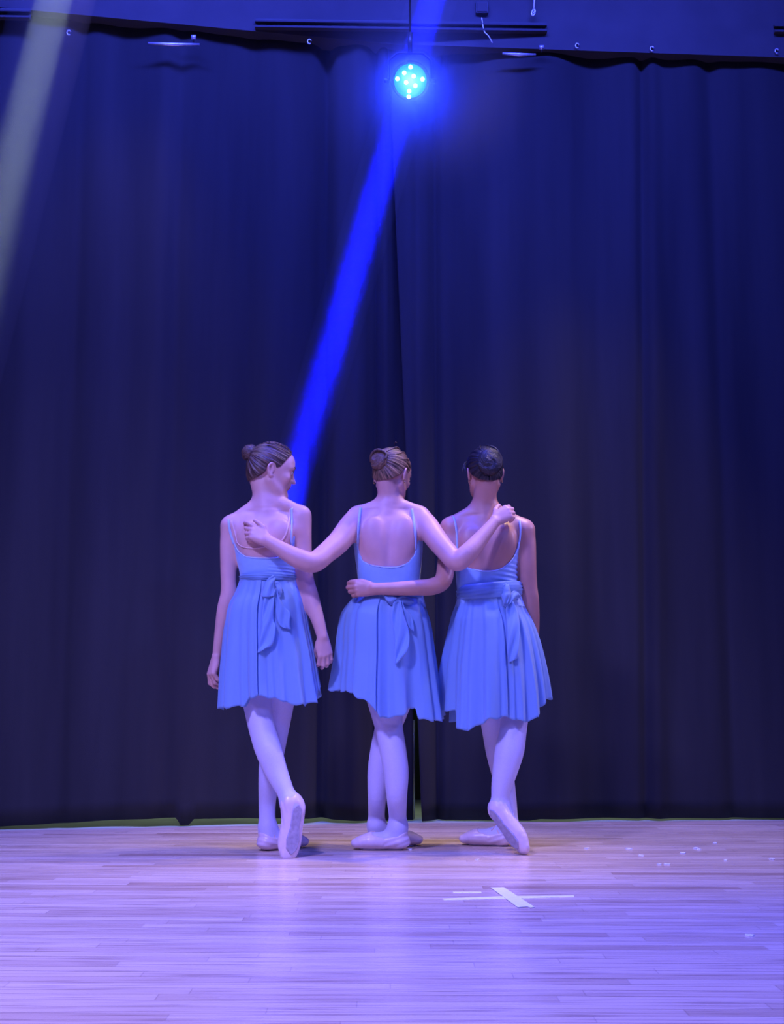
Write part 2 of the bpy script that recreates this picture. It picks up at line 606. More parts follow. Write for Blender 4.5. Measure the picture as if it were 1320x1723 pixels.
def zstack(st, k=0.02, n=2.3, tagn='torso'):
    """st: rows (z, cx, cy, a, b) from top to bottom"""
    D = np.array(catmull(st, 6)); D = D[np.argsort(D[:, 0])]
    lo = np.array([(D[:, 1] - D[:, 3]).min(), (D[:, 2] - D[:, 4]).min(), D[0, 0]])
    hi = np.array([(D[:, 1] + D[:, 3]).max(), (D[:, 2] + D[:, 4]).max(), D[-1, 0]])

    def fn(X, Y, Z, fld, sl):
        z = Z.ravel()
        cx, cy, a, b = [np.interp(z, D[:, 0], D[:, i])[None, None, :] for i in (1, 2, 3, 4)]
        rho = ((np.abs(X - cx) / a) ** n + (np.abs(Y - cy) / b) ** n) ** (1 / n)
        d = (rho - 1) * np.minimum(a, b)
        dz = np.maximum(np.maximum(Z - D[-1, 0], D[0, 0] - Z), 0)
        return np.where(dz > 0, np.hypot(np.maximum(d, 0), dz), d).astype(np.float32)
    return dict(fn=fn, lo=lo, hi=hi, k=k, tag=tagn)


def build_field(prims, h, pad=0.03):
    lo = np.min([p['lo'] for p in prims if not p.get('sub')], 0) - pad
    hi = np.max([p['hi'] for p in prims if not p.get('sub')], 0) + pad
    f = Field(lo, hi, h)
    for p in prims:
        if not p.get('grp'):
            f.add(p)
    for g in sorted({p['grp'] for p in prims if p.get('grp')}):
        f2 = Field(lo, hi, h)
        for p in prims:
            if p.get('grp') == g:
                f2.add(p)
        k = 0.004
        hh = np.maximum(k - np.abs(f.F - f2.F), 0) / k
        f.F = np.minimum(f.F, f2.F) - hh * hh * k * 0.25
    return f


def grp(prims, g):
    for p in prims:
        p['grp'] = g
    return prims


def field_obj(fld, name, mat, parent, it=1, attr_fn=None, label=None):
    v, f = fld.mesh(it)
    o = mesh_obj(name, v, f.tolist(), mat, parent, attr=attr_fn(v) if attr_fn else None)
    if label:
        o['label'] = label
    return o, v, f


# ------------------------------------------------------------------ setting
def edge_Y(x):                       # rear edge of the strip floor runs slightly askew
    return 6.63 + 0.19 * x if x < 0 else 6.63 + 0.07 * x


def curt_Y(x):
    return edge_Y(x) + 0.07


xs = np.linspace(-3.2, 3.2, 33)
v = []; f = []
for i, x in enumerate(xs):
    v += [(x, 0.9, 0), (x, edge_Y(x), 0)]
for i in range(len(xs) - 1):
    f.append((2 * i, 2 * i + 2, 2 * i + 3, 2 * i + 1))
fo = mesh_obj('floor', v, f, M['floor'], smooth=False); tag(fo, kind='structure')
md = fo.modifiers.new('slab', 'SOLIDIFY'); md.thickness = 0.06; md.offset = -1
v = []; f = []
for x in xs:
    v += [(x, edge_Y(x), -0.003), (x, 8.1, -0.003)]
for i in range(len(xs) - 1):
    f.append((2 * i, 2 * i + 2, 2 * i + 3, 2 * i + 1))
fo2 = mesh_obj('floor', v, f, M['olive_floor'], smooth=False); tag(fo2, kind='structure')
md = fo2.modifiers.new('slab', 'SOLIDIFY'); md.thickness = 0.06; md.offset = -1
tag(box_obj('wall_rear', (-3.2, 8.1, -0.06), (3.2, 8.25, 5.4), M['olive_wall']), kind='structure')
# header wall over the curtain
HZ0 = P(660, 74, 6.63).z
v = []; f = []
for x in xs:
    y = curt_Y(x) - 0.07
    v += [(x, y, HZ0), (x, y, 5.4), (x, y + 0.14, 5.4), (x, y + 0.14, HZ0)]
for i in range(len(xs) - 1):
    a = 4 * i; b = a + 4
    for q in range(4):
        f.append((a + q, b + q, b + (q + 1) % 4, a + (q + 1) % 4))
f += [(0, 1, 2, 3), (4 * len(xs) - 1, 4 * len(xs) - 2, 4 * len(xs) - 3, 4 * len(xs) - 4)]
hd = mesh_obj('wall_back', v, f, M['header'], smooth=False); tag(hd, kind='structure')
bm = bmesh.new(); bm.from_mesh(hd.data); bmesh.ops.recalc_face_normals(bm, faces=bm.faces); bm.to_mesh(hd.data); bm.free()


def head_Y(px, py):
    """distance to the header wall face along a ray"""
    y = 6.6
    for _ in range(6):
        y = curt_Y(P(px, py, y).x) - 0.07
    return y


def slot(pa, pb, name, label, cat, th=0.055):
    a = P(*pa, head_Y(*pa)); b = P(*pb, head_Y(*pb))
    e = empty(name, (a + b) / 2, label, cat)
    ux = (b - a).normalized()
    def bar(nm, z0, z1, d0, d1, m):
        vs = []
        for p in (a, b):
            for (yy, zz) in ((-d1, z0), (-d1, z1), (d0, z1), (d0, z0)):
                vs.append(p + V((0, yy, zz)))
        fs = [(0, 1, 2, 3), (7, 6, 5, 4)] + [(q, 4 + q, 4 + (q + 1) % 4, (q + 1) % 4) for q in range(4)]
        mesh_obj(nm, vs, fs, m, e, smooth=False)
    bar('channel', -th * 0.5, th * 0.5, 0.004, 0.004, M['recess'])
    bar('lower_lip', -th * 0.5 - 0.006, -th * 0.5 + 0.004, 0.004, 0.030, M['header'])
    bar('upper_lip', th * 0.05, th * 0.05 + 0.010, 0.004, 0.022, M['header'])
    return e


slot((430, 40), (920, 47), 'ceiling_track', 'long dark slotted metal track on the wall above the curtain, behind the blue light streak', 'track')
slot((-60, 22), (52, 24), 'ceiling_track', 'dark slotted metal track above the curtain at the upper left corner', 'track')
slot((1302, 48), (1380, 49), 'ceiling_track', 'dark slotted metal track above the curtain at the upper right corner', 'track')
# junction box
a = P(811, 16, head_Y(811, 16))
e = empty('junction_box', a, 'small square dark box on the wall above the curtain right of the lamp', 'box')
box_obj('housing', (a.x - .034, a.y - .025, a.z - .034), (a.x + .034, a.y + .002, a.z + .034), M['recess'], e, bevel=0.004)
box_obj('cover_plate', (a.x - .027, a.y - .029, a.z - .027), (a.x + .027, a.y - .0245, a.z + .027), M['header'], e, bevel=0.002)


# pale bars of the curtain track showing under the header
def track_bar(x0, x1, y, label, clamp_x):
    a = P(x0, y, head_Y(x0, y) - 0.03); b = P(x1, y + 2, head_Y(x1, y) - 0.03)
    e = empty('curtain_track_bar', (a + b) / 2, label, 'bar')
    mesh_obj('bar', *tube_vf([a, a.lerp(b, .5) + V((0, 0, -.004)), b], [0.006, 0.011, 0.006], 10), M['steel'], e)
    c = P(clamp_x, y - 10, head_Y(clamp_x, y) - 0.03)
    mesh_obj('clamp', *tube_vf([c + V((-.012, 0, 0)), c + V((.012, 0, 0))], 0.013, 10), M['steel'], e)
    d = P(clamp_x, y - 2, head_Y(clamp_x, y) - 0.03)
    mesh_obj('hanger', *tube_vf([c, d], 0.004, 6), M['black_metal'], e)
    e2 = P(clamp_x, y - 10, head_Y(clamp_x, y))
    mesh_obj('bracket', *tube_vf([c, e2 + V((0, .01, 0.01))], 0.004, 6), M['black_metal'], e)


track_bar(249, 336, 73, 'long shiny pale metal bar at the curtain top on the left', 326)
track_bar(846, 902, 90, 'short dull metal bar at the curtain top right of the lamp', 912)
for (x, y, lab) in ((116, 55, 'tiny curtain hook at the curtain top in the pale light streak, far left'),
                    (521, 70, 'tiny curtain hook at the curtain top between the shiny bar and the lamp'),
                    (972, 77, 'tiny curtain hook at the curtain top right of the short dull bar'),
                    (1098, 82, 'small curtain hook at the curtain top near the right side'),
                    (1308, 86, 'small curtain hook at the curtain top in the right corner')):
    c = P(x, y, head_Y(x, y) - 0.012)
    e = mesh_obj('curtain_hook', *join_vf([tube_vf([c + V((0.010 * math.cos(t), 0, 0.013 * math.sin(t))) for t in np.linspace(0.3, 5.4, 10)], 0.0035, 6),
                                           tube_vf([c + V((0, 0, .012)), c + V((0, .014, .02))], 0.003, 6)]), M['steel'], origin=c)
    tag(e, lab, 'hook', 'curtain hooks along the header')
# hanging shackle on a white cord
a = P(900, -25, head_Y(900, 0) - 0.04); b = P(899, 14, head_Y(900, 14) - 0.04)
e = empty('hanging_clip', a, 'white cord with a metal clip hanging from above, upper right of the lamp', 'clip')
mesh_obj('cord', *tube_vf([a, a.lerp(b, .5) + V((.002, 0, 0)), b], 0.0045, 8), M['white_cord'], e)
c = P(898, 21, head_Y(898, 20) - 0.04)
mesh_obj('clip_ring', *tube_vf([c + V((0.009 * math.cos(t) + .004 * math.sin(t), 0, 0.019 * math.sin(t))) for t in np.linspace(0, 2 * math.pi, 16)[:-1]], 0.0035, 6, closed=True), M['steel'], e)
mesh_obj('clip_tongue', *tube_vf([c + V((-.010, 0, -.018)), c + V((.004, -.004, .0)), c + V((.002, 0, .02))], 0.003, 6), M['steel'], e)
# loose wire
e = mesh_obj('wire', *tube_vf(catmull([P(811, 30, 6.63), P(815, 52, 6.62), P(822, 60, 6.62), P(829, 72, 6.63)], 4), 0.0028, 6), M['white_cord'], origin=P(811, 30, 6.63))
tag(e, 'thin pale wire drooping from the small square box', 'wire')


# ---- curtains
def bumpsum(x, items):
    return sum(a * math.exp(-((x - c) / s) ** 2) for c, s, a in items)


def curtain(x0f, x1f, name, label, hem_px, folds, seed, nx=260, nz=44, extra=None):
    rnd = random.Random(seed)
    waves = [(rnd.uniform(2.0, 9.0), rnd.uniform(0, 6.28), rnd.uniform(.006, .016)) for _ in range(7)]
    vs, fs = [], []
    hx = [h[0] for h in hem_px]; hy = [h[1] for h in hem_px]
    ztop = HZ0 + 0.05
    for j in range(nz + 1):
        t = j / nz
        for i in range(nx + 1):
            s = i / nx
            xt = x0f(1) + (x1f(1) - x0f(1)) * s
            xb = x0f(0) + (x1f(0) - x0f(0)) * s
            x = xb + (xt - xb) * t
            Y = curt_Y(x)
            px = 660 + F_PX * xb / (Y * math.cos(PITCH))
            hem = np.interp(px, hx, hy)
            zb = max(P(px, hem, Y).z, 0.003)
            z = zb + (ztop - zb) * t
            amp = 1.0 - 0.35 * t
            y = sum(a * math.sin(f * x * 1.9 + p + 0.25 * math.sin(z + p)) for f, p, a in waves) * amp
            y += bumpsum(x, [(c + sl * (2.0 - z), w_, a) for c, w_, a, sl in folds]) * (0.55 + 0.45 * amp)
            if extra:
                y += extra(s, z)
            vs.append((x, min(max(Y + y, Y - 0.065), Y + .3), z))
    for j in range(nz):
        for i in range(nx):
            a = j * (nx + 1) + i
            fs.append((a, a + 1, a + nx + 2, a + nx + 1))
    o = mesh_obj(name, vs, fs, M['curtain'], origin=(vs[nx // 2][0], curt_Y(0), 0), solid=0.006)
    tag(o, label, 'curtain')
    return o


def seam_x(t):                         # t=1 top, 0 bottom
    return P(696, 1380, 6.70).x * (1 - t) + P(655, 75, 6.70).x * t


curtain(lambda t: -3.1, lambda t: seam_x(t) + 0.13 * min(1, max(0, (t - .07) / .03)), 'stage_curtain', 'left half of the black stage curtain, behind the two left dancers',
        [(-400, 1398), (0, 1391), (150, 1383), (304, 1375), (306, 1388), (325, 1388), (328, 1378), (480, 1377), (640, 1382), (700, 1382)],
        [(P(545, 700, 6.65).x, .045, .11, 0), (P(632, 700, 6.65).x, .03, .09, 0), (P(655, 700, 6.65).x, .03, -.06, .01), (P(600, 700, 6.65).x, .05, -.035, 0),
         (P(300, 700, 6.65).x, .05, .03, 0), (P(420, 700, 6.65).x, .08, .03, 0), (P(100, 700, 6.2).x, .05, .03, 0)], 3,
        extra=lambda s, z: 0.11 * min(1, max(0, (s - 0.945) / 0.02)))
curtain(lambda t: seam_x(t) - 0.006 + 0.05 * min(1, max(0, 1 - (t - .06) / .03)), lambda t: 3.15, 'stage_curtain', 'right half of the black stage curtain, behind the right dancer',
        [(690, 1381), (712, 1385), (760, 1381), (870, 1383), (905, 1377), (1040, 1377), (1320, 1376), (1700, 1372)],
        [(P(735, 700, 6.65).x, .03, .085, 0), (P(755, 700, 6.65).x, .04, .03, 0), (P(705, 700, 6.65).x, .03, -.03, 0), (P(1092, 900, 6.75).x, .03, .05, -.02),
         (P(1112, 900, 6.75).x, .04, -.02, -.02), (P(1220, 700, 6.75).x, .05, .04, 0), (P(930, 700, 6.75).x, .12, -.02, 0)], 8)
# pale guide rod seen in the gap between the two halves
a = P(697, 1245, 6.86); b = V((a.x, a.y, 0))
e = mesh_obj('guide_rod', *tube_vf([b, V((a.x, a.y, .5))], 0.004, 8), M['steel'], origin=b)
tag(e, 'thin pale upright rod in the gap between the curtain halves', 'rod')

# ---- tape marks
TZ = 0.0006


def tape(name, pts, label, cat='tape'):
    vs = [G(*p) for p in pts]; n = len(vs)
    c = sum(vs, V()) / n
    fs = [tuple(range(n)), tuple(range(2 * n - 1, n - 1, -1))] + [(i, (i + 1) % n, n + (i + 1) % n, n + i) for i in range(n)]
    top = [x + V((0, 0, TZ * 2)) for x in vs]
    o = mesh_obj(name, top + vs, fs, M['tape'], smooth=False, origin=c)
    bm = bmesh.new(); bm.from_mesh(o.data); bmesh.ops.recalc_face_normals(bm, faces=bm.faces); bm.to_mesh(o.data); bm.free()
    return tag(o, label, cat)


o1 = tape('floor_tape', [(745, 1512.5), (850, 1508.5), (966, 1507), (967, 1509.5), (870, 1512.5), (748, 1515)], 'long thin strip of white tape lying across the stage floor, part of the cross mark')
o2 = tape('floor_tape', [(826, 1494.5), (848, 1494), (900, 1527.5), (893, 1528.5), (888, 1526.5), (872, 1528)], 'short wide white tape strip laid diagonally on top of the cross mark')
o2.location.z += 0.0016
o3 = tape('floor_tape', [(762, 1501.2), (810, 1501), (811, 1502.6), (764, 1502.8)], 'faint short scrap of tape left of the cross mark')
# little paper flecks on the floor at right
rnd = random.Random(5)
flecks = [(1172, 1428), (1177, 1430), (1203, 1419), (1150, 1436), (1060, 1429), (1123, 1455), (1110, 1455), (988, 1428), (804, 1447), (1222, 1448), (690, 1430), (1262, 1575), (1080, 1440), (1300, 1446)]
for i, (x, y) in enumerate(flecks):
    c = G(x, y); s = rnd.uniform(.008, .016)
    vs = []
    for k in range(6):
        an = k * math.pi / 3 + rnd.uniform(-.3, .3)
        vs.append((c.x + s * math.cos(an) * rnd.uniform(.6, 1.1), c.y + s * math.sin(an) * rnd.uniform(.7, 1.3), 0.0028 + rnd.uniform(0, .0022)))
    vs += [(q[0], q[1], 0.0003) for q in vs]
    fs = [tuple(range(6)), tuple(range(11, 5, -1))] + [(k, (k + 1) % 6, 6 + (k + 1) % 6, 6 + k) for k in range(6)]
    o = mesh_obj('paper_fleck', vs, fs, M['tape'], smooth=False, origin=(c.x, c.y, 0))
    own = {8: 'lone tiny white fleck in front of the right dancer, above the tape cross',
           10: "lone tiny white fleck on the floor beside the middle dancer's heel",
           11: 'lone pale fleck on the near floor at far right, below the scattered flecks'}.get(i)
    if own:
        tag(o, own, 'litter')
    else:
        tag(o, 'tiny white fleck in the scatter of litter on the floor right of the right dancer', 'litter', 'white flecks scattered at the right of the stage')

# ---- LED lamp
LC = P(691, 136, 5.62)
toc = (V((0, 0, CAM_H)) - LC).normalized()
toc = (toc + V((0.02, 0, 0.02))).normalized()
sx = toc.cross(V((0, 0, 1))).normalized() * -1
sz = sx.cross(toc) * -1
if sz.z < 0: sz = -sz
lamp = empty('stage_lamp', LC, 'round stage lamp glowing cyan and blue, hanging high before the curtain', 'stage lamp')


def ring(c, r, n=32):
    return [c + (sx * math.cos(2 * math.pi * k / n) + sz * math.sin(2 * math.pi * k / n)) * r for k in range(n)]


def lathe(name, prof, mat, parent, n=32):
    vs, fs = [], []
    for (r, d) in prof:
        vs += ring(LC + toc * d, r, n)
    for i in range(len(prof) - 1):
        for k in range(n):
            fs.append((i * n + k, i * n + (k + 1) % n, (i + 1) * n + (k + 1) % n, (i + 1) * n + k))
    fs.append(tuple(range(n))); fs.append(tuple((len(prof) - 1) * n + k for k in range(n)))
    return mesh_obj(name, vs, fs, mat, parent)


can = lathe('housing', [(0.045, -.20), (0.070, -.17), (0.082, -.12), (0.085, 0.0), (0.088, 0.018), (0.080, 0.018), (0.078, 0.0), (0.01, -0.004)], M['black_metal'], lamp)
face = lathe('lens_plate', [(0.074, 0.001), (0.073, 0.005), (0.05, 0.007), (0.01, 0.008)], emis('cyan_lit_lens', (0.0, 0.22, 1.0), 1.7), lamp)
white_led = emis('white_hot_led', (0.35, 0.85, 1.0), 4.0)
for (lx, ly) in ((62, 230), (101, 267), (20, 266), (48, 277), (78, 287), (58, 304), (42, 248), (72, 258), (57, 321)):
    ox, oz = (lx - 62) / 2 / 2200 * 6.2, (272 - ly) / 2 / 2200 * 6.2
    c = LC + sx * (ox if sx.x > 0 else -ox) + sz * oz + toc * 0.008
    vs, fs = [], []
    for (r, d) in ((0.010, 0), (0.0095, .004), (0.005, .008)):
        vs += [c + toc * d + (sx * math.cos(math.pi * k / 6) + sz * math.sin(math.pi * k / 6)) * r for k in range(12)]
    for i in range(2):
        for k in range(12):
            fs.append((i * 12 + k, i * 12 + (k + 1) % 12, (i + 1) * 12 + (k + 1) % 12, (i + 1) * 12 + k))
    fs.append(tuple(24 + k for k in range(12)))
    mesh_obj('led', vs, fs, white_led, lamp)
yk = [LC + sx * 0.098 + toc * -.06, LC + sx * 0.098 + toc * -.06 + V((0, 0, .10)), LC + sx * .06 + toc * -.06 + V((0, 0, .135)),
      LC - sx * .06 + toc * -.06 + V((0, 0, .135)), LC - sx * 0.098 + toc * -.06 + V((0, 0, .10)), LC - sx * 0.098 + toc * -.06]
mesh_obj('yoke', *tube_vf(yk, 0.006, 8), M['black_metal'], lamp)
top = LC + toc * -.06 + V((0, 0, .135))
mesh_obj('clamp', *tube_vf([top, top + V((0, 0, .10))], 0.012, 10), M['black_metal'], lamp)
mesh_obj('hanging_pole', *tube_vf([top + V((0, 0, .08)), V((top.x, top.y, 5.3))], 0.005, 10), M['black_metal'], lamp)
for s in (-1, 1):
    kp = LC + sx * 0.098 * s + toc * -.06
    mesh_obj('tilt_knob', *tube_vf([kp, kp + sx * .022 * s], 0.012, 10), M['black_metal'], lamp)
light('stage_lamp_glow', 'SPOT', LC + toc * 0.03, LC + toc * 1.0, 800, (0.01, 0.03, 1.0), spot_size=R(150), spot_blend=1.0, shadow_soft_size=0.06)


# ---- added volumes and narrow lamps imitating light streaks and lens bloom
def flare_prism(name, A, B, r, dens, label, n=20, thin=None):
    d = (B - A).normalized(); s = d.cross(V((0, 1, 0))).normalized(); q = d.cross(s)
    vs = [p + (s * math.cos(2 * math.pi * k / n) + q * math.sin(2 * math.pi * k / n)) * r for p in (A, B) for k in range(n)]
    fs = [(k, (k + 1) % n, n + (k + 1) % n, n + k) for k in range(n)] + [tuple(range(n - 1, -1, -1)), tuple(range(n, 2 * n))]
    o = mesh_obj(name, vs, fs, flare_haze_mat(name, dens, None, thin), smooth=False, origin=(A + B) / 2)
    return tag(o, label, 'flare_haze', kind='stuff')


B1 = P(466, 905, 6.62); A1 = P(748, -70, 6.02); A1 = A1 + (A1 - B1) * 0.5
flare_prism('flare_haze', A1 + (B1 - A1) * 0.25, A1 + (B1 - A1) * 0.965, 0.125, 0.14, 'added volume imitating the bright blue slanting streak behind the lamp', thin=(1.15, 2.45))
light('blue_streak_light', 'AREA', A1, B1, 25, (0.003, 0.006, 1.0), shape='DISK', size=0.12, spread=R(1.6))  # unseen narrow lamp added to light up the blue streak volume
A2 = P(108, -70, 5.80); B2 = P(-70, 640, 5.93)
flare_prism('flare_haze', A2 + (B2 - A2) * 0.01, B2, 0.19, 0.10, 'added volume imitating the pale greenish streak at the upper left')
light('pale_streak_light', 'AREA', A2, B2, 3.2, (0.55, 0.68, 0.66), shape='DISK', size=0.17, spread=R(5))  # unseen lamp added only to make the pale streak show
vs = []; fs = []
bm = bmesh.new(); bmesh.ops.create_icosphere(bm, subdivisions=3, radius=0.62)
me = bpy.data.meshes.new('flare_haze'); bm.to_mesh(me); bm.free(); me.materials.append(flare_haze_mat('lamp_bloom', 1.4, 0.60))  # scattering ball added so the lamp gets its lens bloom
ho = bpy.data.objects.new('flare_haze', me); COL.objects.link(ho); ho.location = LC + V((0.02, -0.02, -0.01)); ho.scale = (1, 0.35, 1)
tag(ho, 'added blue volume imitating the lens bloom around the round stage lamp', 'flare_haze', kind='stuff')

# ------------------------------------------------------------------ figures
def frame(u, n):
    """orthonormal frame: u = main axis, n = approx normal"""
    u = V(u).normalized(); n = V(n); n = (n - u * n.dot(u)).normalized()
    return u, n, u.cross(n)


def hand(Wr, d, n, thumb, L=0.168, curl=(20, 30, 20), tcurl=10, spread=4.0, rw=0.024, curls=None, thumb_dir=None):
    """Wr wrist, d towards fingers, n back-of-hand normal, thumb: +1/-1 side of s=d x n"""
    d, n, s = frame(d, n); s = s * thumb
    Wr = V(Wr); out = []
    offs = [0.026, 0.0085, -0.009, -0.0255]
    mc = [0.095, 0.098, 0.092, 0.084]
    fl = [(.042, .025, .020), (.046, .029, .021), (.042, .027, .020), (.033, .020, .018)]
    sc = L / 0.178
    for i in range(4):
        kn = Wr + d * mc[i] * sc * 0.86 + s * offs[i] * sc - n * (0.003 if i in (0, 3) else 0)
        out.append(chain([(Wr + s * offs[i] * 0.5 * sc + d * .004, 0.0125), (Wr.lerp(kn, .55) + s * offs[i] * .1 - n * .002, 0.0125), (kn, 0.0098)], k=0.010, tagn='hand', n=3))
    out.append(ellipsoid(Wr + d * .045 * sc + s * .016 - n * .008, np.array([d, s, n]).T, (.032, .020, .013), k=.012, tagn='hand'))
    out.append(ellipsoid(Wr + d * .045 * sc - s * .016 - n * .007, np.array([d, s, n]).T, (.032, .014, .012), k=.012, tagn='hand'))
    for i in range(4):
        kn = Wr + d * mc[i] * sc * 0.86 + s * offs[i] * sc - n * (0.003 if i in (0, 3) else 0)
        cc = curls[i] if curls else curl
        ang = 0; p = kn; dirn = (d + s * math.tan(R(spread * (1.5 - i)))).normalized()
        pts = [(p, 0.0092)]
        rr = [0.0088, 0.0080, 0.0068]
        for j in range(3):
            ang += cc[j]
            q = dirn * math.cos(R(ang)) - n * math.sin(R(ang))
            p2 = p + q * fl[i][j] * sc
            out_r = rr[j] * (0.92 if i == 3 else 1)
            out.append(chain([(p, pts[-1][1]), (p2, out_r)], k=0.0035 if j == 0 else 0.004, tagn='hand'))
            pts.append((p2, out_r)); p = p2
    # thumb from the side of the palm near its base
    b = Wr + d * .022 * sc + s * .020 * sc - n * .006
    td = V(thumb_dir).normalized() if thumb_dir else (d * .80 + s * .55 - n * .22).normalized()
    p1 = b + (td * .85 + s * .25).normalized() * .040 * sc
    out.append(chain([(b, .0125), (p1, .0105)], k=.010, tagn='hand'))
    t2 = (td * math.cos(R(tcurl)) + (d * .7 - s * .5 - n * .3).normalized() * math.sin(R(tcurl))).normalized()
    p2 = p1 + t2 * .030 * sc
    p3 = p2 + (t2 - s * .12 - n * .10).normalized() * .023 * sc
    out.append(chain([(p1, .0100), (p2, .0092), (p3, .0074)], k=.005, tagn='hand', n=3))
    return out


class Head:
    def __init__(s, c, fwd, roll=0.0, scale=1.0):
        s.c = V(c); f = V(fwd).normalized(); u = V((math.sin(R(roll)), 0, math.cos(R(roll))))
        u = (u - f * u.dot(f)).normalized(); r = f.cross(u)
        s.f, s.u, s.r, s.k = f, u, r, scale
        s.A = np.array([r, f, u]).T

    def w(s, x, y, z):
        return s.c + (s.r * x + s.f * y + s.u * z) * s.k

    def loc(s, X, Y, Z):
        x, y, z = X - s.c.x, Y - s.c.y, Z - s.c.z
        A = s.A
        return [(x * A[0, i] + y * A[1, i] + z * A[2, i]) / s.k for i in range(3)]

    def ell(s, c, r, k=.012, sub=False):
        return ellipsoid(s.w(*c), s.A, [q * s.k for q in r], k=k * s.k, tagn='head', sub=sub)

    def ch(s, pts, k=.01, n=3):
        return chain([(s.w(*p), r * s.k) for p, r in pts], k=k, tagn='head', n=n)

    def prims(s):
        o = [s.ell((0, -.016, .028), (.073, .090, .084)),
             s.ell((0, .030, -.010), (.060, .058, .080), .03),
             s.ell((0, .045, -.060), (.044, .040, .040), .03),
             s.ell((0, .050, .045), (.056, .040, .050), .03)]
        for q in (-1, 1):
            o.append(s.ch([((q * .054, .000, -.050), .016), ((q * .040, .045, -.082), .013), ((0, .074, -.096), .013)], .025))
            o.append(s.ell((q * .040, .062, -.018), (.020, .018, .018), .02))
            o.append(s.ell((q * .031, .084, .014), (.015, .010, .010), .010, sub=True))
            o.append(s.ell((q * .031, .074, .014), (.0125, .0125, .0115), .004))
            # brow
            o.append(s.ch([((q * .012, .084, .029), .005), ((q * .032, .082, .033), .005), ((q * .050, .066, .027), .004)], .014))
            # ear
            e = [((.066, -.004, .007), .006), ((.076, -.016, .019), .0052), ((.081, -.026, .007), .0050), ((.079, -.024, -.013), .0050), ((.073, -.010, -.033), .0062), ((.068, -.001, -.029), .006)]
            o.append(s.ch([((q * p[0], p[1], p[2]), r) for p, r in e], .004, 4))
            o.append(s.ell((q * .072, -.012, -.009), (.0035, .013, .022), .006))
            o.append(s.ell((q * .078, -.010, -.009), (.005, .007, .009), .003, sub=True))
        o.append(s.ch([((0, .082, .022), .007), ((0, .094, .000), .0078), ((0, .108, -.020), .0085)], .012))
        for q in (-1, 1):
            o.append(s.ell((q * .011, .092, -.021), (.008, .009, .007), .006))
        o.append(s.ell((0, .085, -.040), (.019, .014, .012), .014))
        o.append(s.ell((0, .088, -.046), (.020, .008, .0045), .003))
        o.append(s.ell((0, .086, -.055), (.017, .008, .0055), .003))
        o.append(s.ell((0, .082, -.088), (.016, .013, .014), .016))
        return o

    def features(s, parent):
        for q in (-1, 1):
            c = s.w(q * .031, .0775, .014)
            bm_pts = []
            vs, fs = [], []
            n = 10
            for i in range(7):
                th = math.pi * i / 6
                for k in range(n):
                    a = 2 * math.pi * k / n
                    vs.append(c + (s.r * math.sin(th) * math.cos(a) + s.u * math.sin(th) * math.sin(a) + s.f * math.cos(th)) * .0112)
            for i in range(6):
                for k in range(n):
                    fs.append((i * n + k, i * n + (k + 1) % n, (i + 1) * n + (k + 1) % n, (i + 1) * n + k))
            eye = mesh_obj('eye', vs, fs, M['eye_white'], parent)
            vs2 = [c + s.f * .0118] + [c + s.f * .0108 + (s.r * math.cos(2 * math.pi * k / 12) + s.u * math.sin(2 * math.pi * k / 12)) * .0052 for k in range(12)]
            mesh_obj('iris', vs2, [(0, 1 + k, 1 + (k + 1) % 12) for k in range(12)], M['iris'], eye)
            lash = catmull([s.w(q * .018, .0885, .015), s.w(q * .031, .0925, .021), s.w(q * .045, .083, .016)], 4)
            mesh_obj('eyelash', *tube_vf(lash, 0.0016, 5), M['iris'], parent)
            br = catmull([s.w(q * .014, .0935, .031), s.w(q * .032, .0905, .038), s.w(q * .050, .073, .031)], 4)
            mesh_obj('eyebrow', *tube_vf(br, [.0016] + [.0026] * (len(br) - 2) + [.001], 5), M['hair_brown'], parent)
        lp = []
        for zz, yy, rr in ((-.0455, .0945, .0026), (-.0525, .0925, .0030)):
            p = catmull([s.w(-.019, .082, -.049), s.w(-.008, yy, zz), s.w(.008, yy, zz), s.w(.019, .082, -.049)], 4)
            lp.append(tube_vf(p, [.0008] + [rr] * (len(p) - 2) + [.0008], 6))
        mesh_obj('lips', *join_vf(lp), M['lips'], parent)

    def hair(s, parent, mat, bun_c, bun_dir, plane=(0.004, 0.95), thick=0.006, seed=1):
        """hair cap combed back towards the bun"""
        f = Field(np.array(s.c) - .135, np.array(s.c) + .135, 0.0027)
        for p in (s.ell((0, -.016, .028), (.073 + thick, .090 + thick, .084 + thick), .012),
                  s.ell((0, .046, .047), (.058 + thick * .5, .040 + thick * .5, .049 + thick * .6), .03),
                  s.ell((0, -.045, -.030), (.054 + thick, .045 + thick, .055), .03)):
            f.add(p)
        X, Y, Z = f.grid((slice(None),) * 3)
        x, y, z = s.loc(X, Y, Z)
        lim = plane[0] + plane[1] * y + .35 * np.clip(np.abs(x) - .045, 0, .03) - .012 * np.exp(-((y - .02) / .02) ** 2) + .95 * np.maximum(y - .025, 0)
        # sideburn area and clearance round the ear
        ear = np.sqrt(((y + .012) / .021) ** 2 + ((z + .009) / .036) ** 2)
        cut = (lim - z) * 0.72
        cut = np.where(np.abs(x) > .055, np.maximum(cut, (1 - ear) * .018), cut)
        bl = V(bun_c)
        ax = (V((0, -.016, .028)) - bl).normalized(); e1 = ax.cross(V((1, 0, 0.01))).normalized(); e2 = ax.cross(e1)
        th = np.arctan2((x - bl.x) * e2.x + (y - bl.y) * e2.y + (z - bl.z) * e2.z, (x - bl.x) * e1.x + (y - bl.y) * e1.y + (z - bl.z) * e1.z)
        groove = 0.0011 * np.sin(th * 19 + 3 * np.sin(th * 3 + seed)) + .0007 * np.sin(th * 41 + seed)
        f.F = np.maximum(f.F + groove, cut).astype(np.float32)

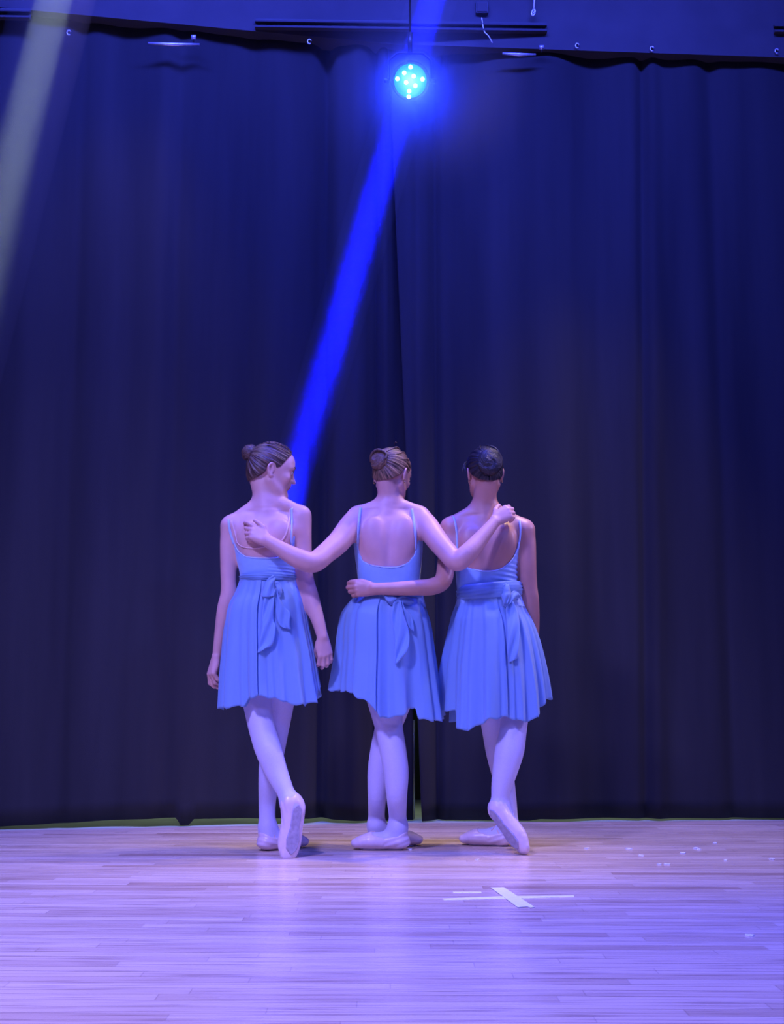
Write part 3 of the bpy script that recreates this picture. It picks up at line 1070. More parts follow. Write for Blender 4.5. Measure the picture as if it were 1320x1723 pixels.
        def attr(v):
            q = [(v - np.array(s.c)) @ s.A[:, i] / s.k for i in range(3)]
            t = np.arctan2((q[0] - bl.x) * e2.x + (q[1] - bl.y) * e2.y + (q[2] - bl.z) * e2.z, (q[0] - bl.x) * e1.x + (q[1] - bl.y) * e1.y + (q[2] - bl.z) * e1.z)
            r = np.sqrt(sum((q[i] - bl[i]) ** 2 for i in range(3)))
            return np.stack([t / 2 + seed, r * 2.0, np.zeros_like(t)], 1)
        o, _, _ = field_obj(f, 'hair', mat, parent, 1, attr)
        return o


def bun(parent, c, axis, r, flat, mat, seed=0, name='hair_bun', twist=9):
    """coiled bun: c centre, axis pointing out of the head"""
    u, n, s = frame(axis, (0.1, 0.2, 1))
    f = Field(np.array(c) - r * 1.5, np.array(c) + r * 1.5, 0.0022)
    A = np.array([n, s, u]).T
    f.add(ellipsoid(c, A, (r, r * .94, r * flat), k=.004))
    X, Y, Z = f.grid((slice(None),) * 3)
    q = [(X - c[0]) * A[0, i] + (Y - c[1]) * A[1, i] + (Z - c[2]) * A[2, i] for i in range(3)]
    th = np.arctan2(q[1], q[0]); rad = np.sqrt(q[0] ** 2 + q[1] ** 2) / r
    g = .0016 * np.sin(rad * twist + th * 2 + seed) + .0006 * np.sin(rad * twist * 2.4 + th * 4)
    f.F = (f.F + g).astype(np.float32)

    def attr(v):
        w_ = v - np.array(c)
        a = w_ @ A[:, 0]; b = w_ @ A[:, 1]
        return np.stack([np.sqrt(a * a + b * b) / r * .9 + np.arctan2(b, a) / 6.28 * .35 + seed, np.arctan2(b, a) * .4, 0 * a], 1)
    return field_obj(f, name, mat, parent, 1, attr)[0]


def strands(parent, mat, H, lines, rad=0.0012, name='loose_hair'):
    for ln in lines:
        p = catmull([H.w(*q) for q in ln], 5)
        vs, fs = tube_vf(p, [rad] * (len(p) - 1) + [rad * .3], 5)
        mesh_obj(name, vs, fs, mat, parent, attr=[(v[0] * 9, v[2] * 3, 0) for v in vs])


class Foot:
    """heel = rear end of sole, toe = tip of sole, up = away from the sole"""
    def __init__(s, heel, toe, up, ankle, L=None):
        s.h = V(heel); d = V(toe) - s.h
        s.L = L or d.length; s.u = d.normalized()
        s.v = V(up); s.v = (s.v - s.u * s.v.dot(s.u)).normalized(); s.w_ = s.u.cross(s.v)
        s.ank = V(ankle); s.k = s.L / .235

    def w(s, u, v, w=0.0):
        return s.h + (s.u * u + s.v * v + s.w_ * w) * s.k

    def prims(s, grow=0.0, shin=None):
        k = s.k; g = grow
        an = (tuple(s.v), 0.66)
        o = [chain([(s.w(.034, .0265), .036 * k + g), (s.w(.09, .0255), .0345 * k + g), (s.w(.160, .0295), .0410 * k + g), (s.w(.206, .0215), .027 * k + g)], .02, 'foot', 4, an),
             chain([(s.ank, .031 * k + g), (s.w(.085, .045), .026 * k + g), (s.w(.150, .034), .019 * k + g)], .03, 'foot', 4),
             chain([(s.ank, .030 * k + g), (s.w(.036, .038), .026 * k + g)], .02, 'foot')]
        return o

    def toes(s):
        return []

    def slipper(s, parent, opening=1.0, elastic=True, sole=True, label=None):
        pr = s.prims(0.0062)
        fld = build_field(pr, 0.003)
        X, Y, Z = fld.grid((slice(None),) * 3)
        q = [X - s.h.x, Y - s.h.y, Z - s.h.z]
        u = sum(q[i] * s.u[i] for i in range(3)) / s.k
        v = sum(q[i] * s.v[i] for i in range(3)) / s.k
        w_ = sum(q[i] * s.w_[i] for i in range(3)) / s.k
        cut = np.interp(u, [-.03, .01, .04, .10, .145, .165, .19], [.068, .060, .040, .033, .045, .075, .2])
        cut = cut + 0.012 * np.cos(np.clip(w_ / .03, -1, 1) * 0)
        wr = 0.0009 * np.sin(v * 260 + u * 90) * (u < .10)
        flatb = -v
        fld.F = np.maximum(np.maximum(fld.F + wr, (v - cut) * .75), flatb - .0005).astype(np.float32)
        o, vv, ff = field_obj(fld, 'ballet_slipper', M['satin'], parent, 1)
        if label: o['label'] = label
        if sole:
            f2 = build_field(s.prims(0.014), 0.0026)
            X, Y, Z = f2.grid((slice(None),) * 3)
            q = [X - s.h.x, Y - s.h.y, Z - s.h.z]
            u = sum(q[i] * s.u[i] for i in range(3)) / s.k
            v = sum(q[i] * s.v[i] for i in range(3)) / s.k
            w_ = sum(q[i] * s.w_[i] for i in range(3)) / s.k
            hw = np.interp(u, [.018, .03, .06, .10, .15, .185, .205], [.004, .017, .020, .019, .027, .022, .004])
            f2.F = np.maximum(np.maximum(f2.F, (np.abs(w_) - hw) * .9), np.maximum(v - .006, -v - .0045)).astype(np.float32)
            f2.F = np.maximum(f2.F, np.maximum(.016 - u, u - .205)).astype(np.float32)
            field_obj(f2, 'sole', M['suede'], o, 1)
        if elastic:
            # elastic crossing over the instep
            try:
                bod = build_field(s.prims(0.0), 0.004)
                bv, bf = bod.mesh(1)
                bvh = BVHTree.FromPolygons(bv.tolist(), bf.tolist())
                for q in (-1, 1):
                    pts = []
                    for t in np.linspace(0, 1, 9):
                        src = s.w(.040 + .050 * t, .028 + .055 * math.sin(t * math.pi * .62), q * .05 * math.cos(t * math.pi * .85))
                        hit = bvh.find_nearest(src)
                        pts.append(hit[0] + hit[1] * 0.002 if hit[1].dot(src - hit[0]) > 0 else hit[0] - hit[1] * .002)
                    mesh_obj('elastic', *tube_vf(pts, 0.0030, 6), M['nude'], o)
            except Exception:
                pass
        return o


def person(name, base, label, skin, prims, h=0.004):
    e = empty('person', base, label, 'person', 'three dancers in pale blue dresses')
    f = build_field(prims, h)
    o, v, fc = field_obj(f, 'body', M[skin], e, 1)
    bvh = BVHTree.FromPolygons(v.tolist(), fc.tolist())
    return e, o, bvh


def proj(bvh, px, py, off=0.002):
    """point on a surface under a photograph point"""
    d = ray(px, py).normalized(); o = V((0, 0, CAM_H))
    hit = bvh.ray_cast(o, d)
    if hit[0] is None:
        return None
    n = hit[1]
    if n.dot(d) > 0: n = -n
    return hit[0] + n * off, n


def ribbon_on(bvh, line, width, off, name, mat, parent, tail=None, n=5, thick=0.0022):
    """flat strap following the surface; line in photograph points; tail = extra world points continuing over the top"""
    pts = []
    for p in catmull([(a, b) for a, b in line], n):
        r = proj(bvh, p[0], p[1], off)
        if r is None:
            continue
        pts.append(r)
    if tail is not None and pts:
        last = pts[-1][0]
        for t in tail:
            q = last + V(t)
            loc, nn, _, _ = bvh.find_nearest(q)
            if nn.dot(q - loc) < 0: pass
            pts.append((loc + nn * off, nn))
    if len(pts) < 2:
        return None
    # smooth
    P3 = [p[0] for p in pts]
    for _ in range(2):
        P3 = [P3[0]] + [(P3[i - 1] + P3[i] * 2 + P3[i + 1]) / 4 for i in range(1, len(P3) - 1)] + [P3[-1]]
    N3 = [p[1] for p in pts]
    vs, fs = [], []
    for i, p in enumerate(P3):
        t = (P3[min(i + 1, len(P3) - 1)] - P3[max(i - 1, 0)]).normalized()
        n_ = N3[i]; s = t.cross(n_).normalized()
        vs += [p - s * width / 2, p + s * width / 2, p + s * width / 2 + n_ * thick, p - s * width / 2 + n_ * thick]
    for i in range(len(P3) - 1):
        a, b = 4 * i, 4 * i + 4
        for q in range(4):
            fs.append((a + q, a + (q + 1) % 4, b + (q + 1) % 4, b + q))
    fs += [(0, 3, 2, 1), (len(vs) - 4, len(vs) - 3, len(vs) - 2, len(vs) - 1)]
    return mesh_obj(name, vs, fs, mat, parent)


def bodice(parent, torso_prims, neck_px, Yc, front_py, zbot, ruche=None, seam=None):
    f = build_field(torso_prims, 0.0033)
    X, Y, Z = f.grid((slice(None),) * 3)
    pw = [P(px, py, Yc - .08) for px, py in neck_px]
    nx = [p.x for p in pw]; nz = [p.z for p in pw]
    lim = np.interp(X, nx, nz)
    limf = P(660, front_py, Yc).z
    lim = np.where(Y < Yc, lim, limf)
    F = f.F - 0.0045
    if ruche is not None:
        F = F + ruche(X, Y, Z)
    f.F = np.maximum(np.maximum(F, (Z - lim) * .6), (zbot - Z)).astype(np.float32)
    o, v, fc = field_obj(f, 'bodice', M['leotard'], parent, 1)
    return o, BVHTree.FromPolygons(v.tolist(), fc.tolist())


def skirt(parent, rows, Yc, dratio, hem, folds, seed, amp=0.07, wrap=None, far_hem=None, bulge=0.0, gather=0.25, name='skirt'):
    """rows: (py, xl, xr) waist->hem; hem: [(px, py)] near-side hem line; wrap: (px_edge) visible overlap edge"""
    rnd = random.Random(seed)
    nphi, nt = 420, 60
    over = R(26) if wrap else 0
    # start angle so that the overlap edge falls at the wanted place (near side)
    last = rows[-1]
    rr = [(P((xl + xr) / 2, py, Yc).z, P((xl + xr) / 2, py, Yc).x, (P(xr, py, Yc).x - P(xl, py, Yc).x) / 2) for py, xl, xr in rows]
    rr = np.array(catmull(rr, 8))
    zs, cxs, as_ = rr[:, 0], rr[:, 1], rr[:, 2]
    hx = [P(a, b, Yc - .15).x for a, b in hem]; hz = [P(a, b, Yc - .15).z for a, b in hem]
    ph0 = 0.0
    if wrap:
        wx = P(wrap, 1150, Yc - .2).x
        ph0 = math.asin(max(-1, min(1, (wx - cxs[-1]) / as_[-1]))) - over
    comps = [(n, rnd.uniform(0, 6.28), rnd.uniform(.5, 1)) for n in folds]
    tot = sum(c[2] for c in comps)
    vs = []
    for j in range(nt + 1):
        t = j / nt
        for i in range(nphi + 1):
            phi = ph0 + (2 * math.pi + over) * i / nphi
            lay = 0.0 if not wrap else 0.016 * (i / nphi) * min(1, t * 5)
            # hem height at this column
            near = math.cos(phi)
            xcol = cxs[-1] + as_[-1] * math.sin(phi)
            zh = np.interp(xcol, hx, hz)
            if near < 0:
                zf = far_hem if far_hem is not None else zh + 0.02
                zh = zh + (zf - zh) * min(1, -near * 3)
            z = zs[0] + (zh - zs[0]) * t
            # profile at this height (zs is descending)
            cx = np.interp(-z, -zs, cxs); a = np.interp(-z, -zs, as_)
            wv = 0.0
            for c in comps:
                q_ = c[0] * phi + c[1] + 0.8 * math.sin(phi * 2 + c[1])
                wv += c[2] * math.sin(q_ + 0.65 * math.sin(q_))
            wv /= tot
            wv = math.copysign(abs(wv) ** 0.8, wv)
            am = amp * (gather * min(1, t * 12) + (1 - gather) * t ** 1.3)
            r = (1 + am * (wv - 0.35))
            dr = dratio[0] + (dratio[1] - dratio[0]) * t
            b = a * dr + bulge * math.exp(-((t - .3) / .2) ** 2) * max(near, 0)
            vs.append((cx + (a * r + lay) * math.sin(phi), Yc - (b * r + lay) * math.cos(phi), z + 0.004 * math.sin(phi * 23 + seed) * t ** 8))
    fs = []
    for j in range(nt):
        for i in range(nphi):
            q = j * (nphi + 1) + i
            fs.append((q, q + nphi + 1, q + nphi + 2, q + 1))
    o = mesh_obj(name, vs, fs, M['chiffon'], parent, solid=0.0016)
    return o, BVHTree.FromPolygons([tuple(v) for v in vs], fs)


def sash(parent, bvhs, rows_l, rows_r, Yc, hgt_px, name='sash', dr=0.72, ridges=5, off=0.006, nphi=96):
    """waistband ring: rows_l/r = (px,py) of its left and right end centre lines"""
    L_ = P(*rows_l, Yc); R_ = P(*rows_r, Yc)
    c = (L_ + R_) / 2; a = (R_.x - L_.x) / 2 + off
    hh = hgt_px / 402 / 2
    vs, fs = [], []
    nj = 10
    for j in range(nj + 1):
        t = j / nj * 2 - 1
        for i in range(nphi):
            phi = 2 * math.pi * i / nphi
            r = 1 + (0.006 * math.sin(t * ridges * 2.2 + 2 * math.sin(phi * 2)) - .012 * t * t) / a * 0.6
            tilt = (R_.z - L_.z) / 2 * math.sin(phi)
            vs.append((c.x + a * r * math.sin(phi), Yc - a * dr * r * math.cos(phi), c.z + tilt + hh * t))
    for j in range(nj):
        for i in range(nphi):
            k = (i + 1) % nphi
            fs.append((j * nphi + i, j * nphi + k, (j + 1) * nphi + k, (j + 1) * nphi + i))
    return mesh_obj(name, vs, fs, M['chiffon'], parent, solid=0.002)


def cloth_strip(name, rows, surf, off, parent, wave=0.004, nseg=8, solid=0.0018, mat='chiffon', n=6, round_=0.0):
    """ribbon given by left/right edge photograph points row by row, laid over a surface"""
    vs, fs = [], []
    dense = catmull([(a[0], a[1], b[0], b[1]) for a, b in rows], n)
    prevY = None
    for r, q in enumerate(dense):
        mx, my = (q[0] + q[2]) / 2, (q[1] + q[3]) / 2
        best = None
        for bv in surf:
            h = bv.ray_cast(V((0, 0, CAM_H)), ray(mx, my).normalized())
            if h[0] is not None and (best is None or h[0].y < best):
                best = h[0].y
        if best is None:
            best = prevY if prevY else 5.3
        if prevY is not None:
            best = prevY * .5 + best * .5
        prevY = best
        for k in range(nseg + 1):
            t = k / nseg
            px, py = q[0] + (q[2] - q[0]) * t, q[1] + (q[3] - q[1]) * t
            yy = best - off - wave * math.sin(t * math.pi * 2.3 + r * .35) - round_ * math.sin(math.pi * t) * math.sin(math.pi * r / (len(dense) - 1))
            vs.append(P(px, py, yy))
    for r in range(len(dense) - 1):
        for k in range(nseg):
            a = r * (nseg + 1) + k
            fs.append((a, a + 1, a + nseg + 2, a + nseg + 1))
    return mesh_obj(name, vs, fs, M[mat], parent, solid=solid)


def knot(parent, px, py, surf, r, off=0.012):
    h = None
    for bv in surf:
        q = bv.ray_cast(V((0, 0, CAM_H)), ray(px, py).normalized())
        if q[0] is not None and (h is None or q[0].y < h): h = q[0].y
    c = P(px, py, (h or 5.3) - off)
    f = Field(np.array(c) - r * 2, np.array(c) + r * 2, 0.0022)
    f.add(ellipsoid(c, np.eye(3), (r, r * .7, r * 1.1), k=.004))
    X, Y, Z = f.grid((slice(None),) * 3)
    f.F = (f.F + .0014 * np.sin((X - c.x) * 420 + (Z - c.z) * 160)).astype(np.float32)
    return field_obj(f, 'bow_knot', M['chiffon'], parent, 1)[0]


def legs_tights(parent, leg_prims, ztop):
    f = build_field([dict(p) for p in leg_prims], 0.0045)
    X, Y, Z = f.grid((slice(None),) * 3)
    f.F = np.maximum(f.F - 0.0025, Z - ztop).astype(np.float32)
    return field_obj(f, 'tights', M['tights'], parent, 1)[0]


def earring(parent, H, side, drop=False):
    c = H.w(side * .077, -.013, -.040)
    mesh_obj('earring', *tube_vf([c + (H.r * math.cos(t) * .1 + H.f * math.cos(t) + H.u * math.sin(t)) * (.006 if drop else .0035) for t in np.linspace(0, 2 * math.pi, 14)[:-1]], 0.0016 if drop else .0022, 6, closed=True), M['gold'], parent)


def Lr(px_r):                      # radius given in photograph pixels at the dancers' distance
    return px_r / 402.0


def limb(items, k=0.02, tagn='arm', n=5):
    """items: (px, py, Y, radius_px)"""
    return chain([(P(a, b, c), Lr(r)) for a, b, c, r in items], k, tagn, n)


def torso(rows, Yc, k=0.03):
    st = []
    for py, xl, xr, b in rows:
        c = P((xl + xr) / 2, py, Yc)
        st.append((c.z, c.x, Yc + 0.0, (P(xr, py, Yc).x - P(xl, py, Yc).x) / 2, b))
    return zstack(st, k)


# ================================================================== left dancer
YA = 5.46
tor = torso([(862, 426, 476, .040), (872, 402, 498, .055), (888, 391, 506, .070), (912, 394, 498, .086), (940, 400, 495, .090), (972, 407, 499, .082),
             (1005, 402, 507, .090), (1050, 394, 516, .110), (1085, 396, 514, .110), (1112, 404, 506, .09)], YA)
H = Head(P(456.5, 793, YA + .02), (.96, .27, -.25), 2, 1.0)
prA_head = H.prims()
neck = [chain([(P(449, 862, YA + .005), .058), (P(447, 840, YA + .005), .049), (H.w(0, -.034, -.050), .046)], .018, 'neck'),
        limb([(442, 846, YA + .01, 15), (415, 862, YA, 12), (390, 880, YA, 12)], .03),
        limb([(456, 842, YA + .01, 14), (484, 852, YA, 12), (505, 866, YA, 12)], .03),
        ellipsoid(P(425, 905, YA - .066), np.eye(3), (.045, .022, .06), k=.03), ellipsoid(P(472, 898, YA - .066), np.eye(3), (.045, .024, .06), k=.03)]
armL = [limb([(388, 886, YA, 16), (385, 915, YA, 14.5), (384, 955, YA, 13), (384, 995, YA, 12.2), (378, 1025, YA + .01, 12.6), (371, 1065, YA + .03, 10), (366, 1101, YA + .04, 8.2)], .03)]
armR = [limb([(508, 868, YA, 16), (509, 892, YA, 15.5), (511, 930, YA, 14), (514, 972, YA - .01, 13.8), (523, 1005, YA - .02, 14), (535, 1042, YA - .04, 11.2), (543, 1071, YA - .05, 9.4)], .03)]
hands = hand(P(364, 1104, YA + .04), (-.30, .0, -1), (-.88, -.48, .2), 1, .172, curls=[(26, 42, 30), (34, 48, 34), (42, 52, 36), (50, 55, 38)], tcurl=15, thumb_dir=(.25, .35, -.9)) + \
        hand(P(543.5, 1073, YA - .05), (.16, -.05, -1), (.35, -.93, 0), 1, .158, curls=[(35, 50, 40), (26, 48, 38), (22, 46, 36), (20, 42, 35)], tcurl=15, thumb_dir=(-.05, .55, -.85))
yt = G(487, 1445).y                                        # pointed toe on the floor
fA = Foot(P(503, 1347, yt + .015), V((G(488, 1446).x, yt, 0.004)), (-.50, 1, .06), P(489, 1350, yt + .050), L=.238)
gh = G(437, 1432); gt = G(520, 1424.5)
fB = Foot((gh.x, gh.y, .0055), (gt.x, gh.y + .13, .0055), (0, 0, 1), P(451, 1394, gh.y + .04), L=.225)
legF = [limb([(432, 1075, YA, 31), (428, 1130, YA - .01, 29), (434, 1185, YA - .04, 23), (440, 1222, YA - .07, 20.5), (452, 1262, YA - .115, 20.5), (466, 1300, yt + .095, 17), (481, 1333, yt + .06, 12.8), (489, 1352, yt + .048, 12.5)], .02, 'leg')]
legB = [limb([(479, 1075, YA, 31), (477, 1130, YA, 28), (472, 1180, YA, 22.5), (466, 1225, YA + .02, 19.5), (458, 1268, YA + .03, 19), (453, 1310, YA + .035, 16.5), (450, 1350, gh.y + .045, 13.2), (450, 1382, gh.y + .04, 12.6), (451, 1396, gh.y + .04, 12.8)], .02, 'leg')]
LA = grp(legF + fA.prims(), 1) + grp(legB + fB.prims(), 2)
prims = [tor] + neck + prA_head + armL + armR + hands + LA
personA, bodyA, bvA = person('person', (P(455, 1090, YA).x, YA, 0),
                             'left dancer in pale blue dress, hair bun, face turned right, one foot pointed behind', 'skin_fair', prims)
H.features(personA)
hr = H.hair(personA, M['hair_brown'], (0.0, -.096, .046), None, plane=(0.000, 0.86), seed=1)
bun(hr, H.w(-.004, -.110, .052), H.w(0, -.112, .055) - H.w(0, 0, .01), .037, .85, M['hair_brown'], 2)
mesh_obj('hair_tie', *tube_vf([H.w(0, -.090, .044) + (H.r * math.cos(t) + (H.u * .86 + H.f * .5) * math.sin(t)) * .029 for t in np.linspace(0, 2 * math.pi, 24)[:-1]], 0.0035, 6, closed=True), M['hair_black'], hr)
strands(hr, M['hair_light'], H, [[(.02, .062, .100), (.03, .03, .116), (.03, -.03, .118), (.02, -.08, .095)], [(.035, .060, .094), (.045, .025, .108), (.042, -.03, .112), (.02, -.08, .09)],
                                 [(.048, .050, .086), (.060, .015, .092), (.055, -.04, .095), (.02, -.085, .08)]], .0022, 'combed_lock')
legs_tights(personA, LA, P(455, 1110, YA).z)
fA.slipper(personA, label='raised slipper with its grey sole facing the viewer')
fB.slipper(personA)
neckA = [(380, 905), (389, 893), (393, 911), (399, 924), (407, 933), (420, 938), (448, 939.5), (470, 938), (482, 930), (488, 918), (490, 900), (498, 900), (505, 912)]
boA, bvBoA = bodice(personA, [tor, armL[0]][:1], neckA, YA, 900, P(455, 1008, YA).z,
                    lambda X, Y, Z: 0.0012 * np.sin(Z * 430 + X * 30) * np.exp(-((Z - P(480, 965, YA).z) / .03) ** 2) * (X > P(455, 965, YA).x))
ribbon_on(bvBoA, neckA[1:-2], .0055, 0.001, 'neckline_binding', M['trim'], boA, thick=.0015)
for ln, tl in (([(394, 915), (389, 900), (386, 886), (385, 875)], [(0, .02, .01), (0, .05, .0), (0, .09, -.02)]),
               ([(489, 916), (490.5, 888), (491.5, 866), (491, 855)], [(0, .02, .01), (0, .05, .0), (0, .09, -.02)])):
    ribbon_on(bvA, ln, .009, .0015, 'shoulder_strap', M['trim'], boA, tl)
nude = mesh_obj  # flesh-coloured under-leotard straps
ribbon_on(bvA, [(400, 915), (397, 902), (393, 888), (390, 876)], .008, .001, 'nude_strap', M['nude'], boA, [(0, .02, .01), (0, .05, 0)])
ribbon_on(bvA, [(474, 911), (481, 900), (485, 884), (488, 868), (489, 856)], .008, .001, 'nude_strap', M['nude'], boA, [(0, .02, .01), (0, .05, 0)])
ribbon_on(bvA, [(399, 912), (406, 919), (418, 922), (434, 922), (455, 919), (474, 910)], .004, .001, 'nude_binding', M['nude'], boA)
skA, bvS = skirt(personA, [(971, 405, 501), (985, 402, 504), (1000, 397, 509), (1025, 387, 515), (1058, 382, 521), (1098, 378, 530), (1140, 374.5, 537), (1192, 372, 547)], YA, (.78, .80),
                 [(370, 1193), (408, 1188), (414, 1178), (436, 1171), (455, 1174), (476, 1178), (493, 1185), (520, 1187), (533, 1182), (536, 1170), (548, 1150)], (9, 13, 17, 6), 11, amp=.17, wrap=437)
sash(skA, None, (406, 972), (500, 973), YA, 13, dr=.86)
sf = [bvS, bvBoA]
knot(skA, 462, 984, sf, .014)
cloth_strip('bow_loop', [((460, 968), (464, 972)), ((450, 975), (463, 978)), ((443, 990), (463, 985)), ((441, 1004), (462, 1003)), ((458, 1005), (464, 988))], sf, .022, skA, round_=.012)
cloth_strip('bow_loop', [((463, 980), (465, 985)), ((467, 978), (466, 994)), ((473, 984), (468, 1002)), ((475, 997), (471, 1006))], sf, .020, skA, round_=.010)
cloth_strip('bow_tail', [((444, 1004), (462, 1003)), ((443, 1022), (461, 1022)), ((441, 1042), (461, 1044)), ((440, 1056), (464, 1055)), ((437, 1080), (460, 1084)), ((433, 1099), (448, 1091))], sf, .018, skA, .006)
cloth_strip('bow_tail', [((462, 990), (467, 990)), ((464, 1008), (470, 1005)), ((463, 1024), (480, 1022)), ((465, 1040), (488, 1030)), ((472, 1053), (488, 1048)), ((484, 1058), (490, 1059))], sf, .018, skA, .005)

# ================================================================== middle dancer
YB = 5.53
tor = torso([(858, 634, 676, .040), (868, 612, 696, .055), (882, 603, 704, .070), (905, 598, 709, .086), (935, 600, 708.5, .092), (962, 603.5, 706, .088), (986, 605, 705.5, .084),
             (1010, 600, 712, .092), (1050, 592, 720, .112), (1085, 594, 718, .112), (1112, 602, 708, .09)], YB)
H = Head(P(660, 799, YB + .035), (.45, .84, -.30), 2, .96)
prB_head = H.prims()
neck = [chain([(P(652, 862, YB + .005), .056), (P(655, 838, YB + .008), .048), (H.w(0, -.034, -.050), .045)], .018, 'neck'),
        limb([(647, 850, YB + .01, 15), (625, 857, YB, 13), (602, 866, YB, 13)], .03),
        limb([(664, 850, YB + .01, 15), (688, 857, YB, 13), (707, 866, YB, 13)], .03),
        ellipsoid(P(628, 900, YB - .066), np.eye(3), (.040, .021, .075), k=.03), ellipsoid(P(682, 900, YB - .066), np.eye(3), (.040, .021, .075), k=.03),
        ellipsoid(P(655, 915, YB - .105), np.eye(3), (.010, .016, .11), k=.03, sub=True)]
yHB = YA - .135
armL = [limb([(603, 872, YB, 18), (592, 883, YB - .03, 20), (572, 910, YB - .09, 19.5), (550, 930, YB - .15, 17.5), (528, 946, YB - .20, 17.2), (505, 941, YB - .21, 16.5), (478, 927, YB - .21, 13.5), (452, 911, yHB, 10.5)], .03)]
yHB2 = 5.39
armR = [limb([(706, 872, YB, 18), (718, 884, YB - .03, 19.5), (735, 908, YB - .10, 18.5), (752, 928, YB - .16, 17), (769, 944, YB - .20, 16.8), (786, 932, YB - .21, 16), (808, 908, YB - .18, 13), (832, 879, yHB2, 9.5)], .03)]
hands = hand(P(451, 910, yHB), (-.86, .12, .50), (.10, -.95, .25), 1, .165, curls=[(12, 30, 25), (35, 65, 45), (45, 70, 45), (50, 70, 45)], tcurl=20, thumb_dir=(-.55, .1, .85)) + \
        hand(P(833, 876, yHB2), (.76, .22, .52), (.05, -.95, .28), -1, .165, curls=[(48, 35, 20), (48, 35, 22), (50, 38, 25), (54, 40, 25)], tcurl=10, spread=3, thumb_dir=(.2, .65, .55))
g1 = G(687, 1430); g2 = G(592, 1430)
fA = Foot((g1.x, g1.y, .0055), (g2.x, g2.y + .01, .0055), (0, 0, 1), P(670, 1392, g1.y + .006), L=.232)
g3 = G(622, 1424); g4 = G(696, 1421.5)
fB = Foot((g3.x, g1.y + .11, .0055), (P(697, 1421, g1.y + .14).x, g1.y + .14, .0055), (0, 0, 1), P(634, 1390, g1.y + .115), L=.225)
legF = [limb([(634, 1080, YB, 33), (640, 1140, YB - .01, 31), (650, 1190, YB - .03, 27), (655, 1225, YB - .04, 22), (662, 1265, YB - .07, 21), (667, 1300, YB - .085, 19.5), (668, 1340, YB - .08, 16), (669.5, 1372, g1.y + .006, 13.6), (670, 1394, g1.y + .006, 13.4)], .02, 'leg')]
legB = [limb([(678, 1080, YB, 33), (676, 1140, YB + .02, 30), (663, 1190, YB + .03, 25), (653, 1225, YB + .05, 21), (644, 1262, YB + .05, 19.5), (638, 1298, YB + .045, 18), (635, 1340, YB + .045, 14.6), (634, 1372, g1.y + .115, 12.8), (634, 1392, g1.y + .115, 12.8)], .02, 'leg')]
LA = grp(legF + fA.prims(), 1) + grp(legB + fB.prims(), 2)
prims = [tor] + neck + prB_head + armL + armR + hands + LA
personB, bodyB, bvB = person('person', (P(655, 1090, YB).x, YB, 0),
                             'middle dancer in pale blue dress with both arms around her neighbours, chestnut coiled hair', 'skin_mid', prims)
H.features(personB)
hr = H.hair(personB, M['hair_light'], (-.012, -.098, .030), None, plane=(0.004, 0.86), seed=4)
bn = bun(hr, H.w(-.014, -.108, .020), H.w(-.014, -.11, .02) - H.w(-.01, 0, .02), .042, .62, M['hair_light'], 3)
strands(hr, M['hair_brown'], H, [[(-.052, -.110, .010), (-.048, -.125, .042), (-.014, -.133, .060), (.026, -.120, .044), (.022, -.125, .008)]], .0065, 'coiled_lock')
strands(hr, M['hair_light'], H, [[(.01, .03, .120), (.03, -.05, .112), (.02, -.095, .075), (.0, -.115, .055)], [(.03, .04, .112), (.055, -.03, .095), (.050, -.080, .060), (.01, -.115, .045)],
                                 [(.055, .03, .085), (.076, -.02, .065), (.060, -.07, .040), (.02, -.11, .035)], [(-.02, .02, .118), (-.045, -.05, .100), (-.05, -.09, .060)]], .0034, 'wavy_lock')
strands(hr, M['hair_brown'], H, [[(.075, .03, .03), (.082, .03, .0), (.080, .028, -.03)], [(.02, -.06, .118), (.028, -.07, .128), (.034, -.062, .126)]], .0013)
for s in (-1, 1):
    earring(personB, H, s, True)
legs_tights(personB, LA, P(655, 1110, YB).z)
fA.slipper(personB, label='nearer slipper lying sideways, toe to the left')
fB.slipper(personB)
neckB = [(592, 900), (599, 908), (601.5, 916), (604, 930), (611, 943), (622, 950.5), (640, 954), (656, 955), (674, 953.5), (688, 946), (697, 934), (701, 920), (704, 908), (712, 900)]
boB, bvBoB = bodice(personB, [tor], neckB, YB, 905, P(655, 1022, YB).z)
ribbon_on(bvBoB, neckB[2:-2], .0050, 0.001, 'neckline_binding', M['trim'], boB, thick=.0015)
ribbon_on(bvB, [(603, 926), (602.5, 900), (604, 880), (606, 862), (607, 856)], .012, .0015, 'shoulder_strap', M['trim'], boB, [(0, .02, .01), (0, .05, .0), (0, .09, -.02)])
ribbon_on(bvB, [(700, 926), (699, 900), (697, 880), (694.5, 864), (693.5, 857)], .012, .0015, 'shoulder_strap', M['trim'], boB, [(0, .02, .01), (0, .05, .0), (0, .09, -.02)])
skB, bvS = skirt(personB, [(1000, 601, 709), (1012, 592, 713), (1030, 582, 719), (1058, 576, 726), (1100, 572, 732), (1150, 565, 739), (1213, 559, 748)], YB, (.80, .82),
                 [(558, 1162), (587, 1165), (590, 1158), (602, 1172), (618, 1180), (631, 1190), (640, 1209), (658, 1207), (671, 1206), (680, 1202), (692, 1194), (709, 1190), (711, 1211), (735, 1214), (750, 1212)],
                 (8, 12, 15, 5), 23, amp=.16, wrap=634)
sash(skB, None, (602, 1003), (709, 1004), YB, 14, dr=.84)
sf = [bvS, bvBoB]
knot(skB, 668, 1010, sf, .013)
cloth_strip('bow_loop', [((646, 1001), (647, 1004)), ((650, 1003), (652, 1012)), ((660, 1002), (659, 1018)), ((668, 1005), (668, 1014))], sf, .020, skB, round_=.010)
